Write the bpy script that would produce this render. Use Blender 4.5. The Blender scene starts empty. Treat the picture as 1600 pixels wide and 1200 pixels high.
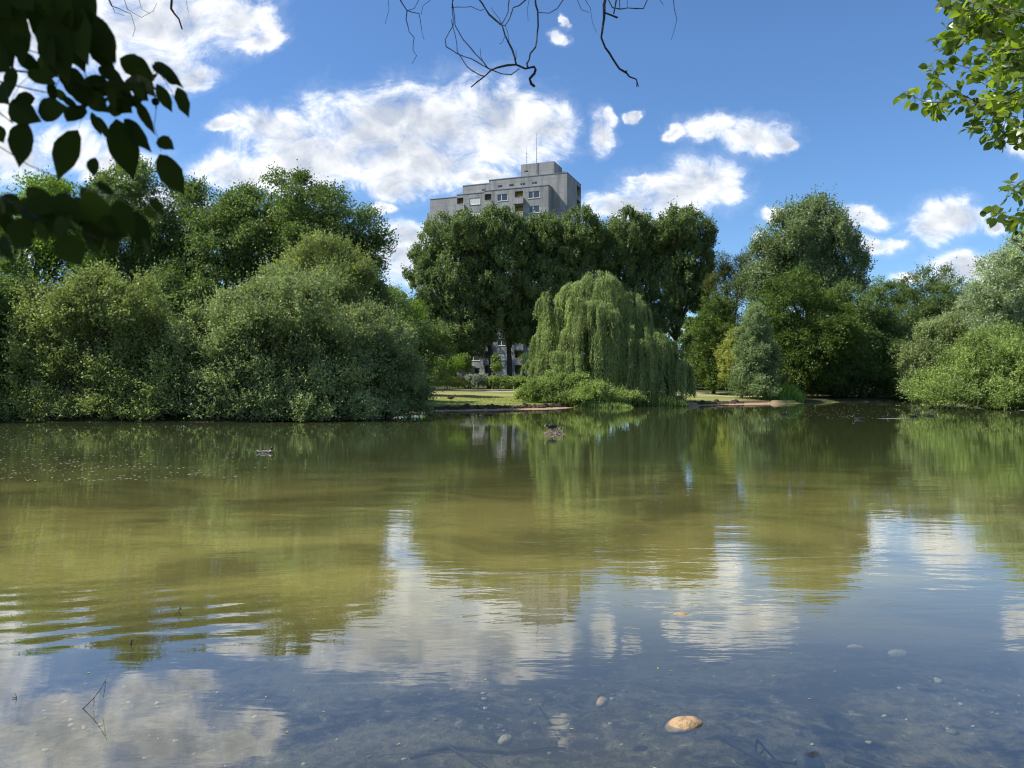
import bpy, math, random
import numpy as np
from mathutils import Vector, Matrix
R = math.radians
random.seed(7)
scene = bpy.context.scene
COL = scene.collection

# ------------------------------------------------------------------ camera
CAMH, FPX, HY = 1.9, 1200.0, 597.0
cam = bpy.data.cameras.new('camera'); camo = bpy.data.objects.new('camera', cam); COL.objects.link(camo)
camo.location = (0, 0, CAMH)
camo.rotation_euler = (R(90) - math.atan((600 - HY) / FPX), 0, 0)
cam.sensor_width = 36; cam.lens = 27; cam.clip_start = 0.05; cam.clip_end = 6000
cam.dof.use_dof = True; cam.dof.focus_distance = 22.0; cam.dof.aperture_fstop = 8.0
scene.camera = camo
scene.cycles.max_bounces = 7; scene.cycles.diffuse_bounces = 3; scene.cycles.glossy_bounces = 3
scene.cycles.transmission_bounces = 3; scene.cycles.transparent_max_bounces = 8
scene.cycles.caustics_reflective = False; scene.cycles.caustics_refractive = False
scene.cycles.sample_clamp_indirect = 6
scene.cycles.use_denoising = True; scene.cycles.filter_width = 1.15
scene.view_settings.view_transform = 'Standard'; scene.view_settings.look = 'None'
scene.view_settings.exposure = 0.75; scene.view_settings.gamma = 1

# ------------------------------------------------------------------ sun and sky
SUN_AZ, SUN_EL = 92.0, 50.0           # degrees left of the view direction, above the horizon
sd = Vector((-math.sin(R(SUN_AZ)) * math.cos(R(SUN_EL)), math.cos(R(SUN_AZ)) * math.cos(R(SUN_EL)), math.sin(R(SUN_EL))))
sun = bpy.data.lights.new('sun', 'SUN'); sun.energy = 4.6; sun.angle = R(0.5); sun.color = (1.0, 0.95, 0.86)
suno = bpy.data.objects.new('sun', sun); COL.objects.link(suno); suno.rotation_euler = sd.to_track_quat('Z', 'Y').to_euler()

class NT:
    """small helper for node trees"""
    def __init__(s, tree): s.t = tree; s.n = tree.nodes; s.l = tree.links
    def new(s, typ, **kw):
        n = s.n.new(typ)
        for k, v in kw.items(): setattr(n, k, v)
        return n
    def put(s, sock, v):
        if v is None: return
        if isinstance(v, bpy.types.NodeSocket): s.l.new(v, sock)
        elif isinstance(v, (int, float)): sock.default_value = v if sock.type == 'VALUE' else ((v, v, v) if sock.type == 'VECTOR' else (v, v, v, 1))
        else: sock.default_value = tuple(v) + ((1,) if sock.type == 'RGBA' and len(v) == 3 else ())
    def math(s, op, a, b=None, c=None, clamp=False):
        n = s.new('ShaderNodeMath', operation=op); n.use_clamp = clamp
        for i, v in enumerate((a, b, c)): s.put(n.inputs[i], v) if v is not None else None
        return n.outputs[0]
    def vm(s, op, a, b=None, c=None):
        n = s.new('ShaderNodeVectorMath', operation=op)
        for i, v in enumerate((a, b, c)): s.put(n.inputs[i], v) if v is not None else None
        return n.outputs[1] if op in ('DOT_PRODUCT', 'LENGTH', 'DISTANCE') else n.outputs[0]
    def noise(s, vec, scale, detail=3, rough=0.5, dist=0.0, color=False):
        n = s.new('ShaderNodeTexNoise'); s.put(n.inputs['Vector'], vec); n.inputs['Scale'].default_value = scale
        n.inputs['Detail'].default_value = detail; n.inputs['Roughness'].default_value = rough; n.inputs['Distortion'].default_value = dist
        return n.outputs[1] if color else n.outputs[0]
    def ramp(s, v, a, b, c=0.0, d=1.0, smooth=True):
        n = s.new('ShaderNodeMapRange'); n.interpolation_type = 'SMOOTHSTEP' if smooth else 'LINEAR'; n.clamp = True
        s.put(n.inputs[0], v); 
        for i, q in enumerate((a, b, c, d)): s.put(n.inputs[i + 1], q)
        return n.outputs[0]
    def mix(s, f, a, b, mode='MIX'):
        n = s.new('ShaderNodeMix', data_type='RGBA', blend_type=mode)
        s.put(n.inputs[0], f); s.put(n.inputs[6], a); s.put(n.inputs[7], b); return n.outputs[2]
    def mixs(s, f, a, b):
        n = s.new('ShaderNodeMixShader'); s.put(n.inputs[0], f); s.l.new(a, n.inputs[1]); s.l.new(b, n.inputs[2]); return n.outputs[0]
    def comb(s, x, y, z):
        n = s.new('ShaderNodeCombineXYZ'); s.put(n.inputs[0], x); s.put(n.inputs[1], y); s.put(n.inputs[2], z); return n.outputs[0]
    def bump(s, h, strength, dist=1.0, normal=None):
        n = s.new('ShaderNodeBump'); s.put(n.inputs['Height'], h); s.put(n.inputs['Strength'], strength); n.inputs['Distance'].default_value = dist
        if normal is not None: s.l.new(normal, n.inputs['Normal'])
        return n.outputs[0]

world = bpy.data.worlds.new('World'); scene.world = world; world.use_nodes = True
w = NT(world.node_tree); bg = w.n['Background']
sky = w.new('ShaderNodeTexSky', sky_type='NISHITA'); sky.sun_disc = False
sky.sun_elevation = R(SUN_EL); sky.sun_rotation = R(-SUN_AZ); sky.altitude = 50; sky.air_density = 1.0; sky.dust_density = 0.25; sky.ozone_density = 3.0
SKYK = 0.10
tc = w.new('ShaderNodeTexCoord'); sep = w.new('ShaderNodeSeparateXYZ'); w.l.new(tc.outputs['Generated'], sep.inputs[0])
dx, dy, dz = sep.outputs
ysafe = w.math('MAXIMUM', dy, 0.15)
tx = w.math('DIVIDE', dx, ysafe); tz = w.math('DIVIDE', dz, ysafe)      # tangents of bearing and height
p = w.comb(tx, tz, 0.0)
warp = w.vm('MULTIPLY_ADD', w.vm('SUBTRACT', w.noise(p, 9.0, 5, 0.6, color=True), (0.5, 0.5, 0.5)), (0.10, 0.06, 0.0), p)
# cumulus: bearing / height / half width / half height, in image-scale units of the tangent plane x1200
CL = [(505,232,110,48),(600,195,120,52),(700,190,120,55),(770,175,60,42),(790,215,80,45),(855,195,42,28),(640,250,140,45),(610,290,50,18),(370,268,75,26),(430,205,60,30),(480,260,90,40),
 (345,200,22,10),(110,40,140,55),(250,30,100,45),(365,35,60,36),(240,95,70,34),(300,118,32,22),(410,62,30,18),(20,240,60,40),(110,225,55,32),(180,255,60,26),(-80,150,120,90),
 (938,205,22,28),(962,178,14,10),(1005,176,12,7),(1090,285,58,34),(1060,300,70,34),(975,318,55,18),(1120,300,34,20),(1105,198,32,20),(1175,212,52,28),(1225,226,22,14),(1056,208,12,9),
 (866,64,13,11),(880,36,6,10),(1470,345,50,28),(1500,335,42,28),(1515,424,64,26),(1480,428,30,18),(1410,436,20,9),(1345,336,42,15),(1370,378,30,14),(1215,344,28,9),(1180,378,16,14),
 (630,372,42,26),(625,405,50,26),(640,430,46,20),(595,322,20,10),(1590,215,28,22),(1560,352,14,14),(760,285,50,10),(250,330,60,30),(1680,120,60,40),(1750,300,70,40),(-60,380,90,40),(1010,270,16,6)]
acc = None
for (cx, cy, rx, ry) in CL:
    C = ((cx - 800) / 1200, (HY - cy) / 1200, 0); inv = (1200 / (rx * 1.12), 1200 / (ry * 1.12), 0)
    q = w.vm('MULTIPLY_ADD', warp, inv, (-C[0] * inv[0], -C[1] * inv[1], 0))
    d = w.math('SUBTRACT', 1.0, w.vm('DOT_PRODUCT', q, q))
    acc = d if acc is None else w.math('SMOOTH_MAX', acc, d, 0.25)
acc = w.math('MAXIMUM', acc, -2.5)
n1 = w.noise(w.vm('MULTIPLY', p, (1.0, 1.35, 1.0)), 17.0, 10, 0.66, 0.5)
n2 = w.noise(p, 7.0, 3, 0.5)
dens = w.math('ADD', acc, w.math('MULTIPLY', w.math('SUBTRACT', n1, 0.5), 4.2))
mask = w.ramp(dens, -0.75, 1.25)
wisp = w.math('MULTIPLY', w.ramp(w.math('ADD', acc, w.math('MULTIPLY', w.math('SUBTRACT', n1, 0.5), 5.5)), -1.8, 1.2), 0.18)
mask = w.math('MAXIMUM', mask, wisp)
# overhead and behind: scattered generic cumulus
nb = w.ramp(w.noise(tc.outputs['Generated'], 3.2, 7, 0.6), 0.54, 0.66)
back = w.math('MULTIPLY', w.math('ADD', w.ramp(dy, 0.3, 0.1), w.ramp(dz, 0.52, 0.62)), nb, clamp=True)
mask = w.math('MAXIMUM', mask, back)
mask = w.math('MULTIPLY', mask, w.ramp(dz, -0.01, 0.02))
# thick hearts of the clouds are greyer than their edges; billows catch the sun from the upper left
pa = w.vm('MULTIPLY_ADD', w.vm('SUBTRACT', w.noise(p, 26.0, 3, 0.5, color=True), (0.5, 0.5, 0.5)), (0.03, 0.03, 0.0), p)
b1 = w.noise(pa, 9.5, 5, 0.5); b2 = w.noise(w.vm('ADD', pa, (-0.014, 0.02, 0.0)), 9.5, 5, 0.5)
relief = w.math('MULTIPLY', w.math('SUBTRACT', b1, b2), 3.2)
heart = w.ramp(w.math('ADD', acc, w.math('MULTIPLY', w.math('SUBTRACT', b1, 0.5), 2.2)), 0.15, 1.05)
lit = w.math('SUBTRACT', w.math('ADD', 0.92, w.math('MULTIPLY', relief, w.ramp(heart, 0, 1, 0.5, 1.0, False))), w.math('MULTIPLY', heart, 0.78))
lit = w.math('ADD', lit, w.math('MULTIPLY', w.math('SUBTRACT', n1, 0.5), 0.9), clamp=True)
ccol = w.mix(lit, (0.38, 0.41, 0.46), (0.80, 0.805, 0.81))
skyc = w.mix(1.0, sky.outputs[0], (SKYK, SKYK, SKYK), 'MULTIPLY')
skyc = w.mix(1.0, skyc, (0.60, 0.785, 0.98), 'MULTIPLY')
final = w.mix(mask, skyc, ccol)
w.l.new(final, bg.inputs[0]); bg.inputs[1].default_value = 1.0
world.cycles.sampling_method = 'MANUAL'; world.cycles.sample_map_resolution = 1024

# ------------------------------------------------------------------ helpers
def at(px, py, D): return np.array([(px - 800) / FPX * D, D, CAMH + (HY - py) / FPX * D])
def tag(o, label=None, cat=None, group=None, kind=None):
    if label: o['label'] = label
    if cat: o['category'] = cat
    if group: o['group'] = group
    if kind: o['kind'] = kind
    return o
def empty(name, loc, label, cat, group=None, rz=0.0):
    o = bpy.data.objects.new(name, None); COL.objects.link(o); o.location = tuple(loc); o.rotation_euler = (0, 0, rz)
    o.empty_display_size = 0.2
    return tag(o, label, cat, group)
def mesh_np(name, verts, faces, mat, parent=None, smooth=False, tint=None, loc=None, mats=None, midx=None, uv=None):
    """verts (N,3); faces (M,k) numpy int, or list of tuples"""
    me = bpy.data.meshes.new(name)
    verts = np.asarray(verts, dtype=np.float32)
    off = None
    if loc is not None: off = np.array(loc, dtype=np.float32)
    elif parent is not None and parent.rotation_euler.z == 0: off = np.array(parent.location, dtype=np.float32)
    if off is not None: verts = verts - off
    if isinstance(faces, np.ndarray):
        M, k = faces.shape
        me.vertices.add(len(verts)); me.vertices.foreach_set('co', verts.ravel())
        me.loops.add(M * k); me.loops.foreach_set('vertex_index', faces.astype(np.int32).ravel())
        me.polygons.add(M); me.polygons.foreach_set('loop_start', np.arange(0, M * k, k, dtype=np.int32))
        try: me.polygons.foreach_set('loop_total', np.full(M, k, dtype=np.int32))
        except Exception: pass
        me.update(calc_edges=True)
    else:
        me.from_pydata([tuple(map(float, v)) for v in verts], [], faces); me.update()
    if tint is not None:
        a = me.attributes.new('tint', 'FLOAT', 'FACE'); a.data.foreach_set('value', np.asarray(tint, dtype=np.float32))
    for m in (mats or [mat]): me.materials.append(m)
    if midx is not None: me.polygons.foreach_set('material_index', np.asarray(midx, dtype=np.int32))
    if smooth: me.polygons.foreach_set('use_smooth', np.ones(len(me.polygons), dtype=bool))
    o = bpy.data.objects.new(name, me); COL.objects.link(o)
    if parent is not None: o.parent = parent
    if loc is not None: o.location = tuple(float(q) for q in loc)
    return o
class MB:
    """collects boxes, tubes and faces into one mesh"""
    def __init__(s): s.v = []; s.f = []; s.m = []; s.cur = 0
    def add(s, vs, fs):
        b = len(s.v); s.v += [tuple(map(float, q)) for q in vs]
        for f in fs: s.f.append(tuple(i + b for i in f)); s.m.append(s.cur)
    def box(s, x0, x1, y0, y1, z0, z1):
        vs = [(x0,y0,z0),(x1,y0,z0),(x1,y1,z0),(x0,y1,z0),(x0,y0,z1),(x1,y0,z1),(x1,y1,z1),(x0,y1,z1)]
        s.add(vs, [(0,3,2,1),(4,5,6,7),(0,1,5,4),(1,2,6,5),(2,3,7,6),(3,0,4,7)])
    def tube(s, pts, rad, n=6, cap=True):
        pts = [Vector(p_) for p_ in pts]; m = len(pts)
        if isinstance(rad, (int, float)): rad = [rad] * m
        vs = []; prev = None
        for i, p_ in enumerate(pts):
            t = (pts[min(i + 1, m - 1)] - pts[max(i - 1, 0)])
            t = t.normalized() if t.length > 1e-9 else Vector((0, 0, 1))
            if prev is None: a = t.cross(Vector((0, 0, 1)) if abs(t.z) < 0.9 else Vector((1, 0, 0))).normalized()
            else: a = (prev - t * prev.dot(t)); a = a.normalized() if a.length > 1e-6 else t.orthogonal().normalized()
            prev = a; b = t.cross(a)
            for j in range(n):
                q = 2 * math.pi * j / n; vs.append(p_ + (a * math.cos(q) + b * math.sin(q)) * rad[i])
        fs = [(i*n+j, i*n+(j+1)%n, (i+1)*n+(j+1)%n, (i+1)*n+j) for i in range(m - 1) for j in range(n)]
        if cap: fs += [tuple(range(n - 1, -1, -1)), tuple((m-1)*n + j for j in range(n))]
        s.add(vs, fs)
    def build(s, name, mat, parent=None, smooth=False, loc=None, mats=None):
        return mesh_np(name, s.v, s.f, mat, parent, smooth, loc=loc, mats=mats, midx=s.m if mats else None)

# ------------------------------------------------------------------ materials
def new_mat(name):
    m = bpy.data.materials.new(name); m.use_nodes = True; t = NT(m.node_tree); return m, t, t.n['Principled BSDF'], t.n['Material Output']
def plain(name, c1, c2=None, scale=4.0, rough=0.7, bump=0.0, bscale=20.0, detail=4, spec=0.4, metal=0.0, stretch=(1,1,1), coord='Object'):
    m, t, b, out = new_mat(name); c2 = c2 or tuple(x * 0.75 for x in c1)
    tcn = t.new('ShaderNodeTexCoord').outputs[coord]; v = t.vm('MULTIPLY', tcn, stretch)
    f = t.ramp(t.noise(v, scale, detail, 0.6), 0.3, 0.7)
    t.l.new(t.mix(f, c1, c2), b.inputs['Base Color']); b.inputs['Roughness'].default_value = rough
    b.inputs['Specular IOR Level'].default_value = spec; b.inputs['Metallic'].default_value = metal
    if bump: t.l.new(t.bump(t.noise(v, bscale, 4, 0.6), bump, 0.02), b.inputs['Normal'])
    return m
LEAFK = 1.6
def leaf_mat(name, dark, light, trans=0.38, spec=0.26, rough=0.5, tcol=None, patch=0.35):
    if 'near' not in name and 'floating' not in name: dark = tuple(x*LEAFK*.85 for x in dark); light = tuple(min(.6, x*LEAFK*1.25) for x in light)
    m, t, b, out = new_mat(name)
    at_ = t.new('ShaderNodeAttribute'); at_.attribute_name = 'tint'
    obj = t.new('ShaderNodeTexCoord').outputs['Object']
    f = t.math('ADD', t.math('MULTIPLY', at_.outputs['Fac'], 1 - patch), t.math('MULTIPLY', t.ramp(t.noise(obj, patch_scale, 2), 0.3, 0.7), patch))
    col = t.mix(f, dark, light)
    t.l.new(col, b.inputs['Base Color']); b.inputs['Roughness'].default_value = rough; b.inputs['Specular IOR Level'].default_value = spec
    tr = t.new('ShaderNodeBsdfTranslucent')
    tcol = tcol or (1.25, 1.35, 0.55)
    t.l.new(t.mix(1.0, col, tcol, 'MULTIPLY'), tr.inputs[0])
    t.l.new(t.mixs(trans, b.outputs[0], tr.outputs[0]), out.inputs[0]); return m
patch_scale = 0.45
L = {
 'shore':  leaf_mat('olive_willow_leaves', (0.056,0.078,0.023), (0.21,0.245,0.092), tcol=(1.2,1.25,0.6)),
 'shore2': leaf_mat('grey_green_willow_leaves', (0.056,0.080,0.030), (0.215,0.25,0.115), tcol=(1.15,1.25,0.65)),
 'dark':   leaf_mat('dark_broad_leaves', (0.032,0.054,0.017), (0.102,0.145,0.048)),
 'lime':   leaf_mat('lime_green_leaves', (0.05,0.10,0.014), (0.15,0.21,0.035)),
 'poplar': leaf_mat('poplar_leaves', (0.036,0.058,0.022), (0.125,0.162,0.064), spec=0.3),
 'greypop':leaf_mat('grey_poplar_leaves', (0.040,0.064,0.028), (0.145,0.18,0.088), spec=0.35),
 'weep':   leaf_mat('weeping_willow_leaves', (0.070,0.100,0.032), (0.215,0.26,0.105), tcol=(1.2,1.25,0.55)),
 'silver': leaf_mat('silver_willow_leaves', (0.10,0.135,0.075), (0.25,0.295,0.175), spec=0.5),
 'silver2': leaf_mat('grey_green_silvery_leaves', (0.065,0.098,0.042), (0.175,0.22,0.115)),
 'maple':  leaf_mat('mid_green_leaves', (0.028,0.052,0.010), (0.085,0.122,0.026)),
 'bramble':leaf_mat('bramble_leaves', (0.055,0.088,0.022), (0.20,0.25,0.08)),
 'yellow': leaf_mat('yellow_green_leaves', (0.10,0.122,0.026), (0.25,0.26,0.075)),
 'brown':  leaf_mat('bronze_tinged_leaves', (0.024,0.042,0.012), (0.080,0.092,0.030)),
 'reed':   leaf_mat('reed_blades', (0.05,0.10,0.018), (0.13,0.22,0.045)),
 'lav':    leaf_mat('lavender_leaves', (0.10,0.125,0.10), (0.24,0.25,0.25)),
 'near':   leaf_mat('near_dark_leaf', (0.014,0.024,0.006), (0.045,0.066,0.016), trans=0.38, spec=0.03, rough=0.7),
 'alder':  leaf_mat('backlit_round_leaf', (0.028,0.055,0.008), (0.11,0.155,0.025), trans=0.50, spec=0.5, rough=0.33, tcol=(1.9,1.9,0.6)),
}
BARK = plain('brown_bark', (0.075,0.058,0.042), (0.035,0.027,0.02), 3.0, 0.9, 0.8, 14, stretch=(1,1,0.25))
BARKD = plain('dark_wet_bark', (0.028,0.022,0.018), (0.012,0.01,0.009), 8.0, 0.75, 0.9, 60)
CONC = None

# ------------------------------------------------------------------ terrain
POND = np.array([(-110,30),(-60,34.5),(-24.6,36.6),(-14,36.6),(-9.0,38.2),(-6.2,43.5),(-5.0,49.5),(0.5,52.0),(4.0,54.5),(6.5,58),(10,59.5),(14.5,60.5),(18,63.5),(23,66.5),(28,71),
 (35,75),(39,77),(39.5,72),(37,63),(34.8,55),(33.8,49.5),(40,44),(70,36),(110,28),(110,2.1),(-110,2.1)], dtype=float)
def sdist(x, y):
    """signed distance to the pond edge, positive on land"""
    x = np.asarray(x, float); y = np.asarray(y, float)
    best = np.full(x.shape, 1e9); inside = np.zeros(x.shape, bool); n = len(POND)
    for i in range(n):
        ax, ay = POND[i]; bx, by = POND[(i + 1) % n]; ex, ey = bx - ax, by - ay
        t_ = np.clip(((x-ax)*ex + (y-ay)*ey) / (ex*ex+ey*ey), 0, 1)
        best = np.minimum(best, np.hypot(x - ax - t_*ex, y - ay - t_*ey))
        c = ((ay > y) != (by > y)) & (x < (bx-ax)*(y-ay)/(by-ay+1e-12)+ax); inside ^= c
    d = np.where(inside, -best, best)
    return d + 0.35*np.sin(x*0.9+1)*np.sin(y*0.7) + 0.14*np.sin(x*2.7+y*1.3) + 0.07*np.sin(x*6.1-y*4.2)
def hgt(x, y):
    d = sdist(x, y)
    sm = lambda a, b, v: (lambda t_: t_*t_*(3-2*t_))(np.clip((v-a)/(b-a), 0, 1))
    beach = ((x > -7) & (x < 5.5)) | ((x > 15) & (x < 23))
    bw = np.where(beach, 1.5, 0.4)
    land = 0.07*np.clip(d/bw, 0, 1) + 0.20*sm(0, 1, (d-bw)/0.35) + 0.8*sm(0, 26, d) + 0.5*sm(20, 90, d) + 0.02*np.sin(x*1.1)*np.cos(y*0.9)
    wet = -0.30*sm(0, 2.4, -d) - 0.9*sm(2, 14, -d) + 0.03*np.sin(x*3.1)*np.sin(y*2.3) * sm(0, 1, -d)
    return np.where(d > 0, land, wet)
def H(x, y): return float(hgt(np.array([x]), np.array([y]))[0])
def axis(parts):
    out = []
    for a, b, s_ in parts: out += list(np.arange(a, b, s_))
    return np.array(out + [parts[-1][1]])
xs = axis([(-3000,-400,400),(-400,-120,40),(-120,-30,4),(-30,-14,.7),(-14,28,.28),(28,60,.8),(60,120,4),(120,400,40),(400,3000,400)])
ys = axis([(-3000,-400,400),(-400,-60,40),(-60,-6,4),(-6,1,.5),(1,9,.15),(9,34,1),(34,72,.28),(72,110,1),(110,180,6),(180,420,40),(420,4000,400)])
GX, GY = np.meshgrid(xs, ys); D_ = sdist(GX, GY); Z = hgt(GX, GY)
V = np.stack([GX.ravel(), GY.ravel(), Z.ravel()], 1); nx = len(xs); ny = len(ys)
ii = (np.arange(ny-1)[:,None]*nx + np.arange(nx-1)[None,:]).ravel()
F = np.stack([ii, ii+1, ii+1+nx, ii+nx], 1)
m, t, b, out = new_mat('park_ground')
a_ = t.new('ShaderNodeAttribute'); a_.attribute_name = 'edge'; d = a_.outputs['Fac']
geo = t.new('ShaderNodeNewGeometry').outputs['Position']; sp = t.new('ShaderNodeSeparateXYZ'); t.l.new(geo, sp.inputs[0])
nA = t.noise(geo, 0.35, 4, 0.6); nB = t.noise(geo, 6.0, 5, 0.6); nC = t.noise(geo, 40.0, 4, 0.7)
nD = t.noise(t.vm('MULTIPLY', geo, (0.25, 1.0, 1.0)), 0.45, 4, 0.6)
grass = t.mix(t.ramp(nB, 0.3, 0.7), (0.10,0.165,0.026), (0.17,0.235,0.05))
grass = t.mix(t.ramp(t.math('ADD', nD, t.math('MULTIPLY', nB, 0.25)), 0.52, 0.74, 0, 0.9), grass, (0.34,0.27,0.12))
grass = t.mix(t.ramp(nC, 0.35, 0.75, 0, 0.45), grass, (0.05,0.08,0.014))
soil = t.mix(t.ramp(nB, 0.3, 0.7), (0.05,0.036,0.022), (0.13,0.095,0.06))
sand = t.mix(t.ramp(nB, 0.3, 0.7), (0.40,0.29,0.18), (0.27,0.19,0.115))
sand = t.mix(t.ramp(nC, 0.45, 0.7, 0, 0.4), sand, (0.16,0.12,0.08))
dn = t.math('ADD', d, t.math('MULTIPLY', t.math('SUBTRACT', nB, 0.5), 0.9))
land = t.mix(t.ramp(dn, 1.35, 1.5), sand, soil)
land = t.mix(t.ramp(dn, 1.75, 2.3), land, grass)
# damp mud under water, lit and shaded patches of the bed painted into its colour
n3 = t.noise(t.vm('MULTIPLY', geo, (0.8, 1.0, 1.0)), 0.9, 6, 0.62, 0.8); n4 = t.noise(geo, 9.0, 6, 0.65, 0.6)
mud = t.mix(t.ramp(t.math('ADD', n3, t.math('MULTIPLY', t.math('SUBTRACT', n4, 0.5), 0.7)), 0.37, 0.66), (0.022,0.020,0.016), (0.135,0.115,0.082))
mud = t.mix(t.ramp(n4, 0.60, 0.72, 0, 0.6), mud, (0.30,0.27,0.20))
col = t.mix(t.ramp(dn, -0.35, 0.05), mud, land)
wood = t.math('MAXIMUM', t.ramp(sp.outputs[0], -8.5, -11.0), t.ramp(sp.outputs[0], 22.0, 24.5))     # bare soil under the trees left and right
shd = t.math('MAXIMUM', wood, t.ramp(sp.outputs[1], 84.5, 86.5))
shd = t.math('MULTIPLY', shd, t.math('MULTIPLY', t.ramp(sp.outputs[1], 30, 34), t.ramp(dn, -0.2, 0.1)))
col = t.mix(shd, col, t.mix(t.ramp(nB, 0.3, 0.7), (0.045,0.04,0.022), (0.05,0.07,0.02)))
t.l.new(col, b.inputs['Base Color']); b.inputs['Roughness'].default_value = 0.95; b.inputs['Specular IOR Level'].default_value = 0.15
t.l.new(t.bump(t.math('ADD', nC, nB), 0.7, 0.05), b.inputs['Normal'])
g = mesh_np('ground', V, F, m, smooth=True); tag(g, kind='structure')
aa = g.data.attributes.new('edge', 'FLOAT', 'POINT'); aa.data.foreach_set('value', D_.ravel().astype(np.float32))

# ------------------------------------------------------------------ water
m, t, b, out = new_mat('pond_water_surface'); t.n.remove(b)
geo = t.new('ShaderNodeNewGeometry').outputs['Position']; sp = t.new('ShaderNodeSeparateXYZ'); t.l.new(geo, sp.inputs[0]); X, Y, _z = sp.outputs
w0 = t.vm('MULTIPLY', geo, (0.42, 1.0, 1.0))
slow = t.noise(w0, 0.8, 3, 0.5, 0.3)
mid = t.noise(t.vm('MULTIPLY', geo, (0.30, 1.0, 1.0)), 2.6, 3, 0.55, 0.5)
fine = t.noise(t.vm('MULTIPLY', geo, (0.35, 1.0, 1.0)), 8.0, 3, 0.55)
gust = t.ramp(t.noise(t.vm('MULTIPLY', geo, (0.5, 1.0, 1.0)), 0.16, 2, 0.5), 0.38, 0.66, 0.35, 1.0)
calm = t.ramp(Y, 4.2, 7.5, 0.30, 1.0)                               # sheltered water close to the bank
gust = t.math('MULTIPLY', gust, calm)
far = t.ramp(Y, 9.0, 32.0, 1.0, 0.28)
h = t.math('ADD', t.math('MULTIPLY', slow, 0.0045), t.math('MULTIPLY', t.math('MULTIPLY', mid, 0.0068), gust))
h = t.math('ADD', h, t.math('MULTIPLY', t.math('MULTIPLY', fine, 0.0022), gust))
h = t.math('MULTIPLY', h, far)
# wake rings running in from the left
wv = t.new('ShaderNodeTexWave', wave_type='BANDS', bands_direction='X', wave_profile='SIN')
mp = t.new('ShaderNodeMapping'); mp.inputs['Rotation'].default_value = (0, 0, R(-110)); t.l.new(geo, mp.inputs[0]); t.l.new(mp.outputs[0], wv.inputs[0])
wv.inputs['Scale'].default_value = 1.0; wv.inputs['Distortion'].default_value = 6.0; wv.inputs['Detail'].default_value = 3; wv.inputs['Detail Scale'].default_value = 0.6
ring = t.math('MULTIPLY', t.ramp(t.vm('DISTANCE', t.vm('MULTIPLY', geo, (0.55, 1.2, 1.0)), (-2.0, 7.7, 0)), 1.7, 0.5), 0.0019)
h = t.math('ADD', h, t.math('MULTIPLY', wv.outputs[1], ring))
nrm = t.bump(h, 1.0, 1.0)
gl = t.new('ShaderNodeBsdfGlossy'); gl.inputs['Roughness'].default_value = 0.012; gl.inputs['Color'].default_value = (0.98,0.98,0.98,1); t.l.new(nrm, gl.inputs['Normal'])
inc = t.new('ShaderNodeNewGeometry').outputs['Incoming']
cosi = t.math('ABSOLUTE', t.vm('DOT_PRODUCT', inc, nrm))
fres = t.math('ADD', 0.05, t.math('MULTIPLY', t.math('POWER', t.math('SUBTRACT', 1.0, cosi, clamp=True), 2.9), 0.93), clamp=True)
silt = t.noise(t.vm('MULTIPLY', geo, (0.6, 1.0, 1.0)), 0.5, 5, 0.6, 0.8)
shoal = t.ramp(t.math('ADD', Y, t.math('MULTIPLY', silt, 8.0)), 24.0, 11.5)                                        # sunlit silt shows through where it is shallow
bodyc = t.mix(shoal, (0.060,0.076,0.028), (0.235,0.207,0.064))
bodyc = t.mix(t.ramp(silt, 0.38, 0.64, 0, 0.62), bodyc, (0.065,0.065,0.024))
dif = t.new('ShaderNodeBsdfDiffuse'); t.l.new(bodyc, dif.inputs[0])
tra = t.new('ShaderNodeBsdfTransparent'); tra.inputs[0].default_value = (0.88,0.93,0.86,1)
murk = t.ramp(t.math('ADD', Y, t.math('MULTIPLY', silt, 1.5)), 5.3, 8.3, 0.13, 1.0)
body = t.mixs(murk, tra.outputs[0], dif.outputs[0])
t.l.new(t.mixs(fres, body, gl.outputs[0]), out.inputs[0])
wx = axis([(-115,115,5)]); wy = axis([(1.5,90,4)])
gx, gy = np.meshgrid(wx, wy); nx = len(wx); ny = len(wy)
ii = (np.arange(ny-1)[:,None]*nx + np.arange(nx-1)[None,:]).ravel()
wat = mesh_np('pond_water', np.stack([gx.ravel(), gy.ravel(), gx.ravel()*0], 1), np.stack([ii, ii+1, ii+1+nx, ii+nx], 1), m); tag(wat, kind='structure')

# ------------------------------------------------------------------ foliage generator
NK = 1.35
def unit(v): return v / np.maximum(np.linalg.norm(v, axis=-1, keepdims=True), 1e-9)
def sph(rng, n): return unit(rng.normal(size=(n, 3)))
STY = {  # clump radius(m), per-clump flatten, shoot length, out, up, rnd, leaf l, leaf w, normal-out, leaves/shoot
 'round':  dict(cr=1.35, L=0.60, o=0.8, u=0.25, j=0.8, l=0.175, w=0.105, k=7, s=0.12),
 'shrub':  dict(cr=0.80, L=0.85, o=0.7, u=0.75, j=0.5, l=0.14, w=0.07, k=10, s=0.05, kf=.46),
 'poplar': dict(kf=.85, cr=1.1, L=1.3, o=0.35, u=1.2, j=0.35, l=0.22, w=0.15, k=11, s=0.11),
 'spray':  dict(cr=1.0, L=0.9, o=1.0, u=0.05, j=0.55, l=0.20, w=0.11, k=9, s=0.10),
 'fine':   dict(cr=0.8, L=0.7, o=0.7, u=0.3, j=0.6, l=0.16, w=0.07, k=9, s=0.07),
 'low':    dict(cr=0.5, L=0.4, o=0.6, u=0.5, j=0.7, l=0.13, w=0.08, k=7, s=0.06),
}
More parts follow.
